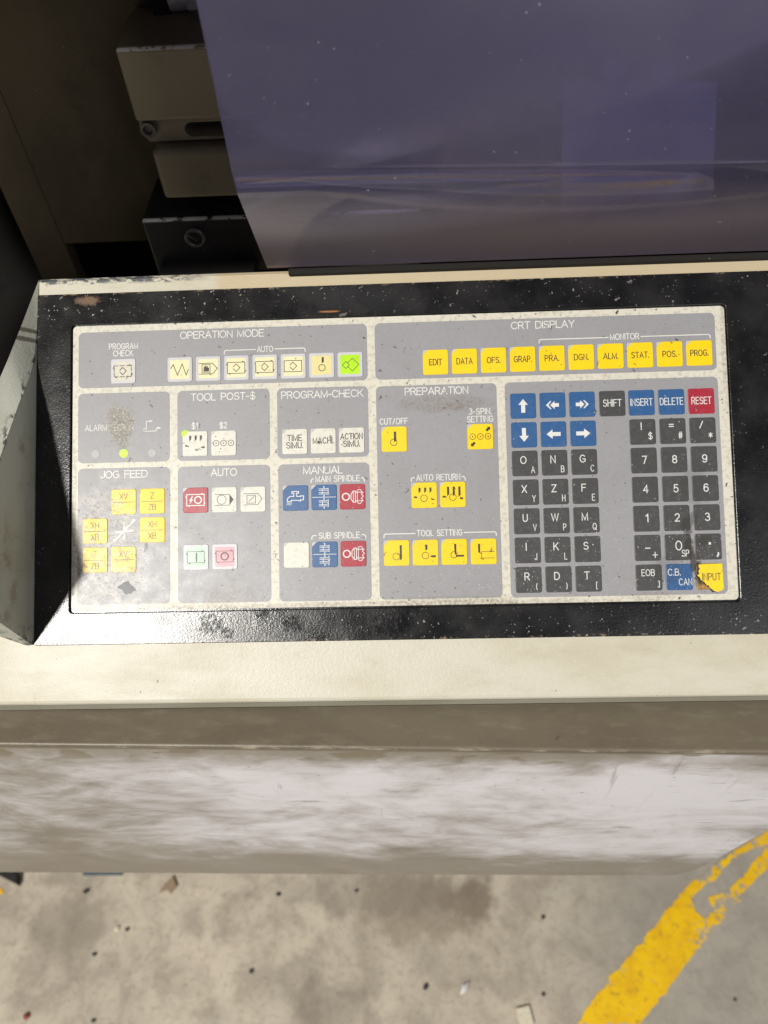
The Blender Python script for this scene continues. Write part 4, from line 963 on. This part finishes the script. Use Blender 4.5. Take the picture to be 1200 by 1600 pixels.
# folded ledge (rounded fold) then the upright face
fold = [(.075, 0.0), (rb, 0.0)] + [(rb - rb * math.sin(R(a_)), -rb + rb * math.cos(R(a_))) for a_ in (22, 45, 68)] + [(0, -rb)]
L_ = [bm.verts.new((-.42, y, z)) for y, z in fold]; R_ = [bm.verts.new((.34, y, z)) for y, z in fold]
for i in range(len(fold) - 1): bm.faces.new((L_[i], R_[i], R_[i + 1], L_[i + 1])).smooth = i > 0
rest = [bm.verts.new((x, 0, z)) for x, z in pf[2:]]
bm.faces.new([R_[-1]] + rest + [L_[-1]])
back = [bm.verts.new((v_.co.x, th, v_.co.z)) for v_ in [R_[-1]] + rest + [L_[-1]]]
ring_ = [R_[-1]] + rest + [L_[-1]]
for i in range(len(ring_) - 1): bm.faces.new((ring_[i], ring_[i + 1], back[i + 1], back[i]))
bm.faces.new(back[::-1])
obj('cover_sheet', bm, M['cover'], COV)

# ------------------------------------------------------------------ machine foot, litter
bm = bmesh.new(); xs = [(-.90, .09), (-.684, -.012), (-.664, .004), (-.88, .12)]
prism(bm, [(-.86, .06), (-.6600, -.0215), (-.6635, -.0050), (-.84, .075)], .0005, .0150, .0012)
tag(obj('steel_bar', bm, M['rubber'], label=None), "black steel bar end on the floor at the left edge under the machine", "steel bar")
bm = bmesh.new(); box(bm, (-.556, -.006, .0005), (-.490, .05, .006), .0015)
tag(obj('plastic_strip', bm, M['bluepl']), "dull blue plastic strip on the floor just under the front cover", "plastic strip")
def crumb(x, y, r, m, label, cat, group=None, flat=.6, name='grit'):
    bm = bmesh.new(); bmesh.ops.create_icosphere(bm, subdivisions=1, radius=r)
    for v_ in bm.verts: v_.co *= rnd.uniform(.65, 1.2); v_.co.z *= flat
    zmin = min(v_.co.z for v_ in bm.verts)
    for v_ in bm.verts: v_.co.z -= zmin
    o = obj(name, bm, M[m], loc=(x, y, .0003)); o.rotation_euler = (0, 0, rnd.uniform(0, 6)); return tag(o, label, cat, group)
bm = bmesh.new(); box(bm, (-.011, -.012, 0), (.010, .012, .006), .001); o = obj('square_chip', bm, M['crumb_pale'], loc=(.158, -.2018, .0003)); o.rotation_euler = (0, 0, .2)
tag(o, "square cream chip on the concrete at the bottom edge of the photo", "chip")
o = crumb(.0711, -.167, .009, 'crumb_white', "small white oval chip on the concrete", "chip", None, .5, 'white_chip'); o.scale = (.55, 1.2, 1)
bm = bmesh.new(); prism(bm, [(-.014, -.010), (-.002, -.004), (.004, -.012), (.013, .0), (.004, .016), (-.002, .008), (-.010, .0)], 0, .006, .0012)
o = obj('wood_splinter', bm, M['wood'], loc=(-.4072, -.0226, .0003)); tag(o, "brown wood splinter on the concrete below the front cover", "splinter")
for x, y, lb in ((.1887, -.1743, "dark round grit lump right of the square cream chip"), (.4703, -.1804, "dark grit lump on the grey concrete right of the yellow line"),
        (-.257, -.1444, "dark grit lump alone in the middle of the left half of the floor"), (-.4904, -.2089, "dark bluish grit lump at the bottom edge right of the red grit"),
        (-.2249, -.0358, "dark grit lump close under the front cover, left of the photo's middle"), (-.0971, -.0304, "dark grit lump close under the front cover, near the photo's middle"),
        (-.4644, -.0858, "dark grit lump beside the tiny pale chip"), (-.5093, -.1218, "dark grit lump between the pale chip and the left lower floor"),
        (.012, -.165, "dark grit lump left of the white oval chip"), (.20, -.07, "dark grit lump on the bare floor left of the yellow line's middle"), (-.545, -.03, "dark grit lump below the blue plastic strip")):
    crumb(x, y, rnd.uniform(.0026, .0050), 'crumb_dark', lb, "grit", "dark grit on the concrete floor")
crumb(-.5935, -.2035, .006, 'crumb_red', "dull red grit lump on the concrete near the lower left corner", "grit")
crumb(-.4816, -.0848, .005, 'crumb_pale', "tiny pale chip beside a dark grit lump on the floor", "chip", None, .6, 'pale_chip')
